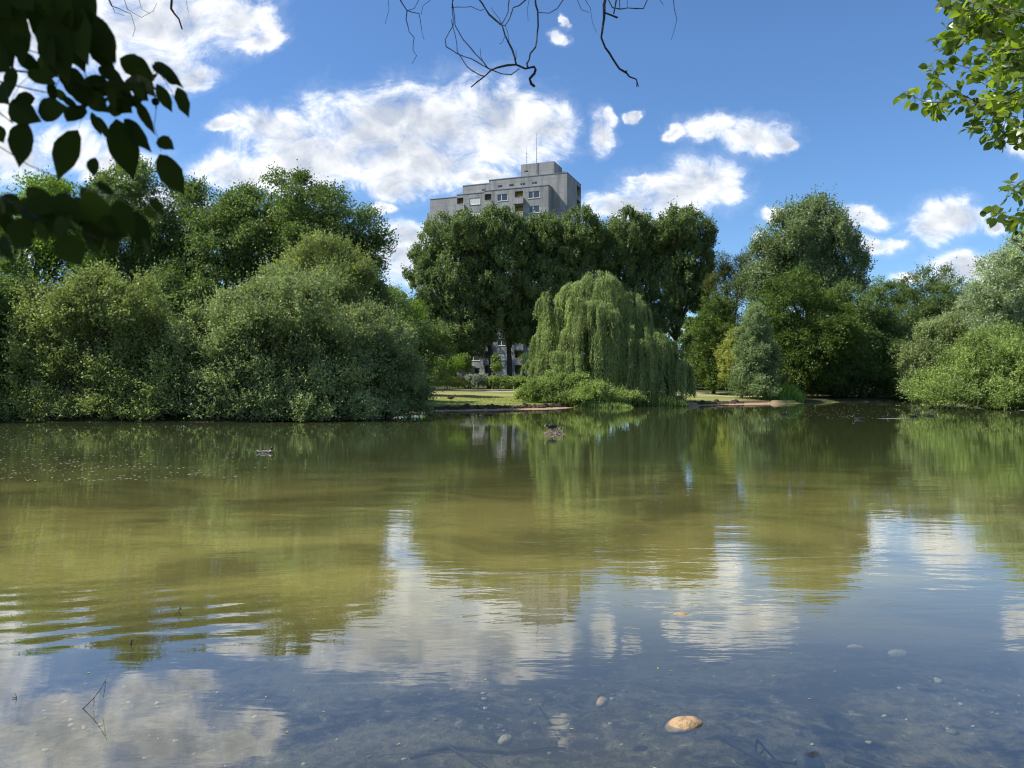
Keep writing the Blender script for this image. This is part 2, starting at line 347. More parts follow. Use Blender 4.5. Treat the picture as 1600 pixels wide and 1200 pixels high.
def leaves_from(rng, base, axis_, outv, l, w_, nbias=0.6):
    n = len(base)
    nr = rng.normal(size=(n, 3)) * 0.62 + outv * nbias + np.array([0, 0, 0.35])
    u = unit(axis_); nr = unit(nr - u * (nr * u).sum(1, keepdims=True)); v = np.cross(nr, u)
    ll = (l * rng.uniform(0.7, 1.3, (n, 1))) * 0.5; ww = (w_ * rng.uniform(0.7, 1.3, (n, 1))) * 0.5
    q = np.stack([base - u*ll, base + v*ww - nr*ww*0.25 + u*ll*0.1, base + u*ll, base - v*ww - nr*ww*0.25 + u*ll*0.1], 1)
    return q.reshape(-1, 3)
def quads(n): return np.arange(n * 4).reshape(n, 4)
def crown(rng, lobes, sty, nleaf, sc=1.0, back=0.55, core=0.22):
    nleaf = int(nleaf * NK); st = STY[sty]; area = np.array([ (a*c + a*b + b*c) for (_, (a, b, c)) in lobes]); area = area / area.sum()
    nsh = int(nleaf / st['k']); B = []; O = []; cents = []; CT = []
    cz = np.mean([c[2] for c, _ in lobes]); 
    for (c, r), fa in zip(lobes, area):
        c = np.array(c); r = np.array(r); n = int(nsh * fa) + 1
        cr = st['cr'] * sc * min(1.0, max(0.35, min(r) / 2.2))
        K = max(6, int(st.get('kf', .62) * (r[0]*r[2]*3.2 + r[0]*r[1]) / (cr*cr)))
        dd = sph(rng, K * 3); dd = dd[(dd[:, 2] > -0.75) & ((dd[:, 1] < 0.35) | (rng.random(len(dd)) < back))][:K]; K = len(dd)
        cc = c + r * dd * rng.uniform(0.72, 1.04, (K, 1))
        crs = cr * rng.uniform(0.55, 1.35, (K, 1)) 
        ncore = int(n * core); idx = rng.integers(0, K, n - ncore)
        d2 = unit(sph(rng, n - ncore) + dd[idx] * 0.75 + np.array([0, 0, 0.25]))
        pos = cc[idx] + d2 * crs[idx] * (rng.random((n - ncore, 1)) ** 0.4) * np.array([1, 1, 0.8])
        B.append(pos); O.append(unit(d2 * 0.7 + dd[idx])); CT.append(rng.random(K)[idx])
        CT.append(rng.random(ncore) * .5); d3 = sph(rng, ncore); B.append(c + r * d3 * (rng.random((ncore, 1)) ** 0.5) * 0.85); O.append(d3)
        cents.append((c, cc))
    B = np.concatenate(B); O = np.concatenate(O); n = len(B)
    A = unit(O * st['o'] + np.array([0, 0, st['u']]) + rng.normal(size=(n, 3)) * st['j'])
    Ls = st['L'] * sc * rng.uniform(0.45, 1.25, (n, 1)) * np.where(rng.random((n, 1)) < 0.05, 1.9, 1.0); k = st['k']
    tt = (np.arange(k) + 0.5) / k
    P = B[:, None, :] + A[:, None, :] * (Ls[:, :, None] * tt[None, :, None]) + rng.normal(size=(n, k, 3)) * st['s'] * sc
    P = P.reshape(-1, 3); AA = np.repeat(A, k, 0) + rng.normal(size=(n*k, 3)) * 0.7; OO = np.repeat(O, k, 0)
    shoot_t = np.repeat(np.concatenate(CT), k) * 0.35 + np.repeat(rng.random(n), k) * 0.25 + rng.random(n * k) * 0.4
    return P, AA, OO, shoot_t, cents
def limb(rng, a, b, n=6, wob=0.06):
    a = np.array(a, float); b = np.array(b, float); L_ = np.linalg.norm(b - a); pts = []
    mid = (a + b) / 2 + np.array([0, 0, 0.10 * L_]) + rng.normal(size=3) * wob * L_
    for i in range(n + 1):
        t_ = i / n; q = (1-t_)**2 * a + 2*t_*(1-t_) * mid + t_*t_ * b
        pts.append(q + (rng.normal(size=3) * wob * 0.12 * L_ if 0 < i < n else 0))
    return pts
def tree(name, label, cat, D, lobes, sty, mat, nleaf, base_px=None, tr=0.2, sc=1.0, seed=1, group=None, leafk=1.0, stems=1, back=0.55, trunk_top=None, cz_min=0.15, fork=0.35, depthk=0.9, core=0.22):
    rng = np.random.default_rng(seed); WL = []
    for lb in lobes:
        px, py, rx, ry = lb[:4]; py += 9 if group == 'trees along the left bank' else 0; dD = lb[4] if len(lb) > 4 else rng.uniform(-0.06, 0.06) * D * 0.3
        c = at(px, py, D + dD); a = rx / FPX * D; cc = ry / FPX * D
        WL.append((c, (a, max(a * depthk, min(cc, a * 1.3) * 0.8), cc)))
    bx = at(base_px if base_px is not None else np.mean([l[0] for l in lobes]), 600, D)
    bz = H(bx[0], bx[1]); 
    if bz < 0: bz = -0.15
    root = empty(name, (bx[0], bx[1], bz), label, cat, group)
    st = STY[sty]; P, A, O, tv, cents = crown(rng, WL, sty, nleaf, sc, back, core)
    gz = hgt(P[:, 0], P[:, 1]); keep = P[:, 2] > np.maximum(gz, 0) + cz_min * rng.random(len(P)) + 0.02
    P, A, O, tv = P[keep], A[keep], O[keep], tv[keep]
    Q = leaves_from(rng, P, A, O, st['l'] * leafk, st['w'] * leafk)
    mesh_np('crown', Q, quads(len(P)), L[mat], root, tint=tv)
    tb = MB(); top = max(c[2] + r[2]*0.3 for c, r in WL); b0 = np.array([bx[0], bx[1], bz - 0.15])
    fz = bz + (top - bz) * fork
    for s_ in range(stems):
        off = np.array([0, 0, 0]) if stems == 1 else np.append(rng.normal(size=2) * tr * 3.5, 0)
        fk = np.array([bx[0] + rng.normal()*tr, bx[1] + rng.normal()*tr, fz]) + off * 1.6
        pts = limb(rng, b0 + off, fk, 5, 0.03); k_ = len(pts); rs = [tr * (1.25 if i == 0 else 1 - 0.35*i/(k_-1)) / math.sqrt(stems) for i in range(k_)]
        tb.tube(pts, rs, 9)
        mine = [w_ for i, w_ in enumerate(zip(WL, cents)) if i % stems == s_ % max(1, min(stems, len(WL)))]
        for (c, r), (c0, cc) in mine:
            end = np.array(c) + np.array([0, 0, 0.35 * r[2]])
            lp = limb(rng, fk, end, 7, 0.06); r0 = 0.5 * tr / math.sqrt(stems)
            tb.tube(lp, [r0 * (1 - 0.8 * i / 7) for i in range(8)], 7)
            for q in cc[rng.permutation(len(cc))[:9]]:
                s0 = lp[int(rng.integers(2, 7))]; tb.tube(limb(rng, s0, q, 5, 0.08), [r0*0.35*(1 - 0.85*i/5) + 0.006 for i in range(6)], 5)
    tb.build('trunk', BARK, root, smooth=True)
    return root

# ------------------------------------------------------------------ trees
exec_order = []
TL = 'trees along the left bank'; TP = 'poplars in front of the tower block'
# tall trees at the back of the left bank
tree('broadleaf_tree', 'yellow-green sunlit tree farthest left, behind the shaded edge shrubs', 'tree', 50,
     [(40,345,60,62),(85,330,55,50),(-10,350,60,70),(60,420,85,50),(-60,400,70,90),(110,400,50,60)], 'round', 'lime', 46000, 40, .26, seed=11, group=TL)
tree('broadleaf_tree', 'tall dark green tree with open crown right of the yellow-green one, behind the left shrubs', 'tree', 54,
     [(215,310,62,50),(170,340,50,48),(255,345,60,60),(200,400,85,60),(265,420,60,60),(150,440,60,50),(205,490,90,50)], 'round', 'dark', 60000, 215, .32, seed=12, group=TL)
tree('broadleaf_tree', 'dense mid-height dark tree between the open-crowned and the largest left tree', 'tree', 52,
     [(345,330,58,48),(385,345,45,50),(310,370,50,55),(360,410,75,62),(320,470,80,50),(400,470,60,50)], 'round', 'dark', 56000, 350, .30, seed=13, group=TL)
tree('broadleaf_tree', 'largest round-crowned tree on the left, its right edge against the sky above the olive shrub', 'tree', 51,
     [(455,325,55,45),(500,345,60,48),(540,370,48,50),(470,400,70,60),(555,430,40,55),(520,470,60,50),(425,380,45,60),(575,400,22,34)], 'round', 'dark', 64000, 490, .32, seed=14, group=TL)
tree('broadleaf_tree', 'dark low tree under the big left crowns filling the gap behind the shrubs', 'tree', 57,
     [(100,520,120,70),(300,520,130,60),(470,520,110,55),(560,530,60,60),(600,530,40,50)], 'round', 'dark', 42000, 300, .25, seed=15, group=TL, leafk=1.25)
tree('broadleaf_tree', 'bright light green small tree behind the gap left of the poplars', 'tree', 78,
     [(625,495,26,30),(640,530,26,40),(610,540,30,40),(600,475,18,18)], 'round', 'lime', 16000, 622, .15, seed=16)
tree('broadleaf_tree', 'dark small tree at the right end of the left shrubs', 'tree', 66,
     [(605,475,20,18),(590,520,40,55),(640,550,40,45),(660,535,30,35),(665,575,30,30)], 'round', 'dark', 17000, 640, .15, seed=17)
# shoreline willow shrubs, left
SG = 'willow shrubs along the left shore'
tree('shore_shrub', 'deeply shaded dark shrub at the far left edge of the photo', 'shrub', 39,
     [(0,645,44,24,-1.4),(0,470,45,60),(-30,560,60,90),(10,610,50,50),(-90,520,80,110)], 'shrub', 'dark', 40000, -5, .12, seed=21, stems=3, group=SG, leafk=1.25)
tree('willow_shrub', 'rounded olive willow shrub with sprays leaning left, near the left edge', 'shrub', 38.6,
     [(110,502,44,44),(165,482,44,40),(212,482,34,34),(150,535,74,60),(80,540,46,48),(232,545,42,50),(110,595,62,50),(190,600,66,50),(250,600,34,40),(60,600,34,40),(75,640,30,24,-1.0),(120,650,20,12,-1.3),(165,638,44,28,-.7),(225,646,34,18,-1.0),(60,478,22,20)], 'shrub', 'shore', 105000, 150, .16, seed=22, stems=5, group=SG)
tree('willow_shrub', 'largest feathery grey-green willow shrub at the centre of the left shore', 'shrub', 39.0,
     [(285,636,38,30,-.9),(340,648,30,14,-1.6),(400,638,50,30,-1.0),(465,647,30,16,-1.7),(515,638,44,26,-1.0),(560,640,24,18,-1.0),(430,476,44,42),(395,505,44,44),(480,490,52,50),(345,530,48,46),(440,545,76,66),(520,545,52,60),(300,560,44,44),(370,590,70,48),(270,590,36,44),(460,600,66,44),(530,600,44,44)], 'shrub', 'shore2', 120000, 410, .18, seed=23, stems=6, group=SG)
tree('willow_shrub', 'low rounded grey willow shrub at the right end of the left shore beside the lawn', 'shrub', 42.2,
     [(585,560,44,50),(560,530,36,40),(605,605,46,38),(560,605,42,38),(632,598,26,36),(575,505,18,20),(620,560,24,30),(580,632,34,24,-1.2),(625,638,28,18,.5),(655,634,16,16,1.2),(645,622,20,20,.6),(608,646,24,10,-.4)], 'shrub', 'shore2', 62000, 595, .13, seed=24, stems=5, group=SG)
tree('alder_shrub', 'yellowish olive shrub top rising behind the feathery willow, below the largest left tree', 'shrub', 44,
     [(515,425,45,36),(475,440,40,34),(545,450,38,36),(505,470,70,40)], 'shrub', 'shore', 34000, 510, .16, seed=25, stems=4)
# poplar row
def poplar(label, lobes, D, bpx, seed, n=50000, tr=.38, extra=None):
    mx = np.mean([l_[0] for l_ in lobes]); lobes = [(mx + (l_[0]-mx)*.96, l_[1]+3, l_[2]*.93, l_[3]*.97) for l_ in lobes]
    return tree('poplar', label, 'tree', D, lobes, 'poplar', 'poplar', int(n*1.3), bpx, tr, 0.70, seed, TP, stems=1, fork=0.3, leafk=1.05)
poplar('leftmost poplar of the row below the tower block, leaves reaching down its left side', [(690,380,32,40),(720,370,28,34),(665,425,28,42),(705,450,48,60),(668,500,30,42),(720,520,36,38),(690,535,30,26),(742,545,16,18)], 92, 731, 31)
poplar('second poplar from the left in front of the tower block', [(775,365,34,34),(750,400,30,46),(800,385,30,44),(775,440,46,60),(770,510,44,36),(745,470,30,50)], 93, 766, 32)
poplar('third poplar from the left, rising to the right half of the tower block', [(850,370,28,34),(835,400,26,50),(870,410,30,46),(845,460,42,56),(820,510,36,36),(865,500,40,36)], 94, 795, 33)
poplar('fourth poplar from the left, just right of the tower block', [(905,365,34,32),(930,390,26,40),(890,405,30,50),(915,450,42,56),(900,510,40,38)], 95, 905, 34)
poplar('fifth poplar from the left, above the peak of the weeping willow', [(985,365,30,36),(965,395,26,40),(1010,390,30,46),(985,440,44,50),(975,490,40,36)], 95, 985, 35)
poplar('rightmost and broadest poplar of the row with sky gaps low on its right side', [(1055,360,34,38),(1090,370,24,34),(1035,400,30,44),(1080,415,34,40),(1055,460,46,44),(1030,505,36,30),(1095,450,20,26)], 95, 1050, 36, 56000)
# right-hand trees
tree('broadleaf_tree', 'dark tree with bronze-tinged top right of the poplar row', 'tree', 92,
     [(1130,425,32,30),(1160,420,28,26),(1140,470,38,40),(1120,520,34,44),(1150,560,50,50),(1100,575,28,30)], 'round', 'brown', 34000, 1140, .3, seed=41)
tree('conifer_like_tree', 'small bright green tree in layered tiers beside the weeping willow', 'tree', 82,
     [(1118,490,20,24),(1108,525,28,24),(1125,545,26,22),(1108,575,28,22),(1122,592,22,16)], 'spray', 'maple', 24000, 1115, .18, seed=42, sc=.8)
tree('grey_poplar', 'tall spiky-topped grey-green poplar, highest tree right of centre', 'tree', 86,
     [(1270,364,38,38),(1235,383,32,40),(1305,380,32,36),(1200,420,32,44),(1250,430,52,50),(1320,420,26,46),(1190,460,26,34),(1290,455,44,40),(1255,350,16,18)], 'poplar', 'greypop', 78000, 1265, .42, seed=43)
tree('maple_tree', 'bright mid-green tree in front of the tall grey-green poplar', 'tree', 77,
     [(1235,455,30,28),(1205,480,26,30),(1250,500,46,40),(1215,530,34,40),(1265,550,50,40),(1235,585,50,30),(1300,520,34,44)], 'spray', 'maple', 52000, 1250, .26, seed=44)
tree('broadleaf_tree', 'dark drooping tree over the far bank right of the bright mid-green tree', 'tree', 80,
     [(1340,480,34,40),(1355,530,42,44),(1320,560,40,40),(1370,580,46,34),(1310,600,34,18),(1395,540,28,44),(1280,600,26,16)], 'round', 'dark', 42000, 1345, .28, seed=45, leafk=1.2)
tree('broadleaf_tree', 'green rounded tree at the back between the dark drooping tree and the dark-topped one', 'tree', 96,
     [(1385,480,36,28),(1365,455,24,18),(1420,500,34,30),(1400,545,40,40),(1400,460,14,14)], 'round', 'dark', 26000, 1395, .26, seed=46)
tree('broadleaf_tree', 'dark twin-topped tree before the clouds on the right', 'tree', 92,
     [(1440,455,26,28),(1480,452,24,28),(1460,480,42,26),(1430,520,44,34),(1485,500,30,30),(1455,560,46,40)], 'spray', 'dark', 38000, 1455, .28, seed=47)
tree('broadleaf_tree', 'small green tree peeping over the right-hand willows', 'tree', 88,
     [(1530,480,28,22),(1510,510,30,30),(1550,465,20,18)], 'round', 'maple', 14000, 1530, .2, seed=48)
tree('silver_willow', 'slender upright silvery willow on the sandy point', 'tree', 71,
     [(1180,505,15,26),(1174,545,20,34),(1188,550,20,36),(1180,590,28,30),(1167,602,20,18),(1196,602,18,18)], 'fine', 'silver2', 46000, 1182, .16, seed=49, stems=3, sc=.8)
tree('yellow_shrub', 'yellow-green shrub leaning left out of the slender silvery willow', 'shrub', 73.5,
     [(1142,560,20,22),(1155,540,20,24),(1150,585,20,18)], 'fine', 'yellow', 15000, 1158, .10, seed=50, stems=3, sc=.7)
tree('silver_willow', 'tall pale silver willow cut off by the right edge of the photo', 'tree', 66,
     [(1595,410,34,36),(1570,440,38,42),(1610,470,60,50),(1550,480,40,34),(1580,520,60,34),(1640,420,50,70)], 'fine', 'silver', 60000, 1600, .28, seed=51, leafk=1.2)
tree('willow_shrub', 'grey-green willow shrub at the back of the right-hand clump', 'shrub', 72,
     [(1450,560,36,36),(1480,535,38,34),(1435,595,28,26),(1515,515,38,36),(1490,580,50,40),(1540,540,40,34)], 'shrub', 'shore2', 52000, 1470, .15, seed=52, stems=4, leafk=1.35)
tree('willow_shrub', 'broad bright green willow shrub spilling over the water at the right edge', 'shrub', 56,
     [(1560,570,60,44),(1510,595,55,36),(1600,560,60,46),(1470,608,44,22),(1650,580,60,60),(1580,610,70,28),(1440,615,26,12),(1470,622,30,14,-1),(1525,622,44,24,-2),(1575,632,26,14,-3),(1625,628,44,24,-3)], 'shrub', 'bramble', 95000, 1580, .15, seed=53, stems=5, leafk=1.1)
# far wood behind everything
rng = np.random.default_rng(77)
lob = []
for px in range(-420, 2100, 55):
    if 560 < px < 670: top = 560
    elif px < 560: top = 480
    elif px < 1100: top = 585
    else: top = 500
    D0 = 150 if 600 < px < 1000 else 118
    D0 += rng.uniform(-5, 5); c = at(px + rng.uniform(-20, 20), top + 20 + rng.uniform(-12, 14), D0); lob.append((c, (4.2, 3.5, 4.0)))
    c = at(px, 600, D0 - 3); lob.append((c, (4.4, 3.0, 2.6)))
    for yy in range(top + 45, 590, 35): lob.append((at(px + rng.uniform(-15, 15), yy, D0 - 1), (4.2, 3.0, 3.6)))
P, A, O, tv, _c = crown(rng, lob, 'round', 130000, 1.2, back=.4)
kp = P[:, 2] > 0.9
P, A, O, tv = P[kp], A[kp], O[kp], tv[kp]
# inner mass of the wood: bigger leafy boughs behind its front
m2 = 26000; c2 = np.array([l_[0] for l_ in lob])[rng.integers(0, len(lob), m2)] + np.stack([rng.uniform(-3, 3, m2), rng.uniform(1.5, 5, m2), rng.uniform(-2.8, 2.2, m2)], 1)
Q1 = leaves_from(rng, P, A, O, .42, .26); Q2 = leaves_from(rng, c2, sph(rng, m2), np.tile([0, -1.0, 0], (m2, 1)), 1.3, 1.0, 1.0)
wd = mesh_np('distant_woodland', np.concatenate([Q1, Q2]), quads(len(P) + m2), L['dark'], tint=np.concatenate([tv, rng.random(m2)]))
tag(wd, 'dark far wood closing the view behind the park trees', 'woodland', kind='stuff')

# ------------------------------------------------------------------ weeping willow
def weeping(name, label, D, lobes, nstr, bpx, seed, tr=.4):
    rng = np.random.default_rng(seed); bx = at(bpx, 600, D); bz = H(bx[0], bx[1])
    root = empty(name, (bx[0], bx[1], bz), label, 'tree')
    Ps = []; As = []; Os = []; T = []; tb = MB()
    ar = np.array([l[2]*l[3] for l in lobes], float); ar /= ar.sum(); fk = np.array([bx[0], bx[1], bz + 3.6])
    tb.tube(limb(rng, (bx[0], bx[1], bz - .2), fk, 5, .03), [tr*1.3, tr, tr*.95, tr*.9, tr*.85, tr*.8], 10)
    for lb, f in zip(lobes, ar):
        px, py, rx, ry, lo, hi = lb[:6]; dD = lb[6] if len(lb) > 6 else 0
        c = at(px, py, D + dD); r = np.array([rx, rx*.9, ry]) / FPX * D; n = int(nstr * f)
        # tresses: neighbouring strands hang together
        K = max(12, n // 16); dK = sph(rng, K * 3); dK = dK[(dK[:, 2] > 0.02) & ((dK[:, 1] < .35) | (rng.random(len(dK)) < .5))][:K]; K = len(dK)
        idx = rng.integers(0, K, n); dd = unit(dK[idx] + rng.normal(size=(n, 3)) * .07)
        s0 = c + r * dd * (0.86 + 0.16 * rng.random((K, 1))[idx])
        Ln = rng.uniform(lo, hi, (K, 1))[idx] * rng.uniform(.75, 1.15, (n, 1)); k = 24
        outh = dd * np.array([1, 1, 0]); tt = (np.arange(k) / (k - 1))[None, :, None]
        sway = rng.normal(size=(n, 1, 3)) * np.array([.10, .10, 0])
        P = s0[:, None, :] + outh[:, None, :] * (0.28 * np.sqrt(tt)) - np.array([0, 0, 1]) * (Ln[:, :, None] * tt ** 1.25) + sway * tt ** 2 + rng.normal(size=(n, k, 3)) * .035
        Ps.append(P.reshape(-1, 3)); As.append((np.tile([0, 0, -1.0], (n*k, 1)) + rng.normal(size=(n*k, 3)) * .42))
        Os.append(np.repeat(unit(dd + np.array([0, 0, .3])), k, 0)); T.append(np.repeat(rng.random((K,))[idx] * .6, k) + rng.random(n*k) * .4)
        for q in range(5):
            e = c + r * dK[rng.integers(0, K)] * .6; tb.tube(limb(rng, fk, e, 7, .06), [tr*.42*(1 - .85*i/7) for i in range(8)], 6)
    P = np.concatenate(Ps); A = np.concatenate(As); O = np.concatenate(Os); T = np.concatenate(T)
    kp = P[:, 2] > np.maximum(hgt(P[:, 0], P[:, 1]), 0) + .1
    mesh_np('crown', leaves_from(rng, P[kp], A[kp], O[kp], .21, .058, .5), quads(int(kp.sum())), L['weep'], root, tint=T[kp])
    tb.build('trunk', BARK, root, smooth=True)
    return root
weeping('weeping_willow', 'large pale weeping willow hanging over the far bank in front of the poplars', 63,
  [(935,462,42,40,1.4,3.6),(905,480,40,42,1.5,4.0),(978,488,36,32,1.8,4.6),(852,476,13,13,.8,1.8,-.5),(930,500,40,30,1.4,3.0,-2.2),(872,520,34,44,1.5,3.8),(985,530,36,40,1.8,4.5),(930,540,60,50,1.6,4.4,-1.0),(845,540,16,20,1.0,2.8),
   (1022,540,28,30,2.0,4.2),(1025,545,26,26,2.6,4.6,-1.5),(1055,580,26,24,1.4,3.0,-1.2),(995,545,30,40,2.5,4.6,-2),(1000,500,20,26,2.5,4.5),(1040,560,30,34,2.4,4.0,.8),(1065,600,16,14,.8,1.8,-1.4),(990,520,40,40,3,5,1.0),(870,580,42,40,1.0,2.0,-1.8),(1045,580,30,34,1.0,2.4),(960,570,46,44,1.0,2.4,-.8),(895,575,30,28,.6,1.4,-2.4),(1062,600,18,20,.5,1.2),(1010,590,40,34,.6,1.6,-1.0),(852,470,12,14,.8,2.4,1),(838,585,22,24,.5,1.2,-1)],
  11500, 945, 61)
tree('bramble_thicket', 'light green bramble and nettle thicket at the foot of the weeping willow', 'shrub', 58.5,
     [(850,612,30,16),(880,606,26,18),(905,600,16,14),(925,615,28,15),(960,622,24,10),(825,620,20,10),(900,623,44,12),(985,626,22,8),(862,596,14,12)], 'low', 'bramble', 42000, 890, .05, seed=62, stems=3)

# low planting on the lawn side
tree('garden_shrub', 'rounded yellow-green garden shrub left of the flower border', 'shrub', 86, [(700,575,20,14),(685,585,22,14),(715,568,14,10)], 'low', 'lime', 9000, 700, .05, seed=71, stems=3, leafk=1.3)
tree('garden_shrub', 'dull green garden shrub behind the willow at the left end of the border', 'shrub', 84, [(668,585,18,18),(655,580,20,24)], 'low', 'bramble', 8000, 665, .05, seed=72, stems=3, leafk=1.3)
tree('flower_border', 'yellow-green flowering border along the path, left part', 'plants', 80, [(675,598,14,7),(695,597,14,7),(715,598,14,7)], 'low', 'yellow', 9000, 695, .03, seed=73, stems=3, leafk=1.1, sc=.6)
tree('flower_border', 'grey-blue lavender clump in the middle of the border', 'plants', 80.5, [(738,596,12,9),(752,595,12,9)], 'low', 'lav', 8000, 745, .03, seed=74, stems=3, leafk=1.1, sc=.6)
tree('low_hedge', 'low green hedge at the right end of the border beside the willow', 'hedge', 80, [(772,598,13,8),(790,598,14,8),(808,598,14,8),(822,599,14,8)], 'low', 'bramble', 13000, 795, .03, seed=75, stems=3, leafk=1.1, sc=.6)
def young(px, label, seed):
    D = 86; r = tree('young_tree', label, 'tree', D, [(px, 563, 7, 9), (px + 1, 574, 8, 8)], 'low', 'bramble', 2600, px, .035, seed=seed, sc=.55, group='young staked trees by the border')
    st = MB(); x, y, _ = at(px, 600, D); z = H(x, y)
    zt = CAMH + (HY - 582) / FPX * D
    for dx_, dy_ in ((-.42, -.25), (.42, -.25), (0, .45)): st.tube([(x+dx_, y+dy_, z-.1), (x+dx_, y+dy_, zt)], .045, 8)
    for a1, a2 in (((-.42,-.25),(.42,-.25)), ((.42,-.25),(0,.45)), ((0,.45),(-.42,-.25))): st.tube([(x+a1[0], y+a1[1], zt-.06), (x+a2[0], y+a2[1], zt-.06)], .03, 6)
    st.build('stake_frame', STAKE, r)
STAKE = plain('pale_stake_wood', (0.42,0.33,0.22), (0.3,0.23,0.15), 6, .8)
young(728, 'left one of the two young staked trees, partly before a poplar trunk', 76)
young(775, 'right one of the two young staked trees, in front of the tower windows', 77)
def reeds(name, label, D, x0, x1, hmax, n, seed, cat='plants', mt='reed'):
    rng = np.random.default_rng(seed); px = rng.uniform(x0, x1, n); dd = D + rng.uniform(-1.2, 1.2, n)
    bx = (px - 800) / FPX * dd; bz = np.maximum(hgt(bx, dd), -.05); hh = hmax * rng.uniform(.45, 1, n) * np.sqrt(np.clip(1 - ((px - (x0+x1)/2) / ((x1-x0)/2 + 1)) ** 2, .12, 1))
    ln = rng.normal(size=(n, 2)) * .22; base = np.stack([bx, dd, bz], 1); w_ = .022
    a = rng.uniform(0, math.pi, n); s_ = np.stack([np.cos(a), np.sin(a), a*0], 1) * w_
    m1 = base + np.stack([ln[:,0]*hh*.35, ln[:,1]*hh*.35, hh*.6], 1); tp = base + np.stack([ln[:,0]*hh, ln[:,1]*hh, hh], 1)
    V_ = np.stack([base - s_, base + s_, m1 + s_*.8, m1 - s_*.8, tp + s_*.1, tp - s_*.1], 1).reshape(-1, 3)
    i_ = np.arange(n)[:, None] * 6; F_ = np.concatenate([i_ + np.array([[0,1,2,3]]), i_ + np.array([[3,2,4,5]])], 0)
    loc = (float(np.mean(bx)), D, float(np.mean(bz)))
    o = mesh_np(name, V_, F_, L[mt], tint=np.concatenate([rng.random(n)]*2), loc=loc); tag(o, label, cat); return o
reeds('reed_clump', 'bright green reed clump at the waterline right of the silvery willow', 70.5, 1192, 1256, 1.5, 5200, 81)
reeds('reed_clump', 'tall thin reeds under the right half of the weeping willow', 60.2, 985, 1075, 1.1, 3000, 82, mt='dark')
reeds('reed_clump', 'short weeds on the bank edge between the lawn and the reeds', 57.6, 895, 990, .6, 1500, 83, mt='bramble')
# lawn grass
rng = np.random.default_rng(5); n = 42000
gx_ = rng.uniform(-9, 21, n); gy_ = rng.uniform(48, 66, n); sdv = sdist(gx_, gy_); kp = (sdv > 1.7) & (rng.random(n) < .9); gx_, gy_ = gx_[kp], gy_[kp]; n = len(gx_)
gz_ = hgt(gx_, gy_); hh = rng.uniform(.03, .10, n); a = rng.uniform(0, math.pi, n); s_ = np.stack([np.cos(a), np.sin(a), a*0], 1) * .02
base = np.stack([gx_, gy_, gz_ - .01], 1); tp = base + np.stack([rng.normal(size=n)*.03, rng.normal(size=n)*.03, hh], 1)
GR = leaf_mat('lawn_grass_blades', (0.09,0.14,0.022), (0.20,0.24,0.06), trans=.3)
o = mesh_np('lawn_grass', np.stack([base - s_, base + s_, tp], 1).reshape(-1, 3), np.arange(n*3).reshape(n, 3), GR, tint=rng.random(n)); tag(o, 'short sunlit lawn grass with dry patches on the far bank', 'grass', kind='stuff')
# path behind the lawn
px_ = np.linspace(-16, 26, 85); vs = []
for x in px_:
    for y in (76.0, 77.9): vs.append((x, y + .01*x, H(x, y + .01*x) + .02))
PATH = plain('pale_gravel', (0.42,0.38,0.32), (0.33,0.30,0.25), 20, .95)
o = mesh_np('gravel_path', vs, [(2*i, 2*i+2, 2*i+3, 2*i+1) for i in range(84)], PATH); tag(o, kind='structure')
# clods and stones along the eroded bank lip
CLOD = plain('dark_earth_clods', (0.07,0.05,0.032), (0.03,0.022,0.015), 8, .95, .8, 30)
def rock_verts(rng, c, r, seg=10, rings=7, rough=.16):
    vs = []; ph = rng.uniform(0, 6, 6)
    for i in range(rings + 1):
        th = math.pi * i / rings
        for j in range(seg):
            a = 2*math.pi*j/seg; q = 1 + rough*math.sin(2*a+ph[0]+th*2) + rough*.6*math.sin(3*th+ph[1]+a) + rough*.4*math.sin(5*a+ph[2]-3*th)
            vs.append((c[0]+r[0]*q*math.sin(th)*math.cos(a), c[1]+r[1]*q*math.sin(th)*math.sin(a), c[2]+r[2]*q*math.cos(th)))
    fs = [(i*seg+j, (i+1)*seg+j, (i+1)*seg+(j+1)%seg, i*seg+(j+1)%seg) for i in range(rings) for j in range(seg)]
    return vs, fs
mb = MB(); rng = np.random.default_rng(9)
for k in range(240):
    px = rng.uniform(655, 900) if k < 170 else rng.uniform(1085, 1160)
    for y in np.arange(47, 68, .12):
        x = (px - 800) / FPX * y
        if sdist(np.array([x]), np.array([y]))[0] > 1.45: break
    y += rng.normal() * .15; s_ = rng.uniform(.05, .16); mb.add(*rock_verts(rng, (x, y, H(x, y) + s_*.2), (s_*1.4, s_, s_*.8), 7, 5, .25))
o = mb.build('earth_clods', CLOD, smooth=True); tag(o, 'crumbled dark earth along the eroded lip of the lawn bank', 'soil', kind='stuff')
tree('broadleaf_tree', 'dark tree beside the lower left windows of the tower block, added behind the leftmost poplar to shade them', 'tree', 138,
     [(665,520,32,36),(700,500,30,34),(700,545,30,30),(640,545,30,34),(716,520,20,34),(712,470,26,30),(735,478,18,24),(680,480,30,30)], 'round', 'dark', 26000, 680, .3, seed=95, leafk=1.5, back=1.0)  # mostly hidden tree, placed and widened to shade the lower tower facade
tree('broadleaf_tree', 'dark tree before the lower right balconies of the tower block', 'tree', 127,
     [(838,520,18,34),(845,550,16,20),(835,565,14,14),(850,500,20,30)], 'round', 'dark', 9000, 845, .2, seed=96, leafk=1.4)
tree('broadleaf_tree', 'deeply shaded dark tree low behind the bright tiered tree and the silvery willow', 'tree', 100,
     [(1095,560,36,40),(1140,575,36,34),(1110,520,26,34),(1180,560,30,44),(1085,590,26,20)], 'round', 'dark', 22000, 1120, .25, seed=91, leafk=1.3)
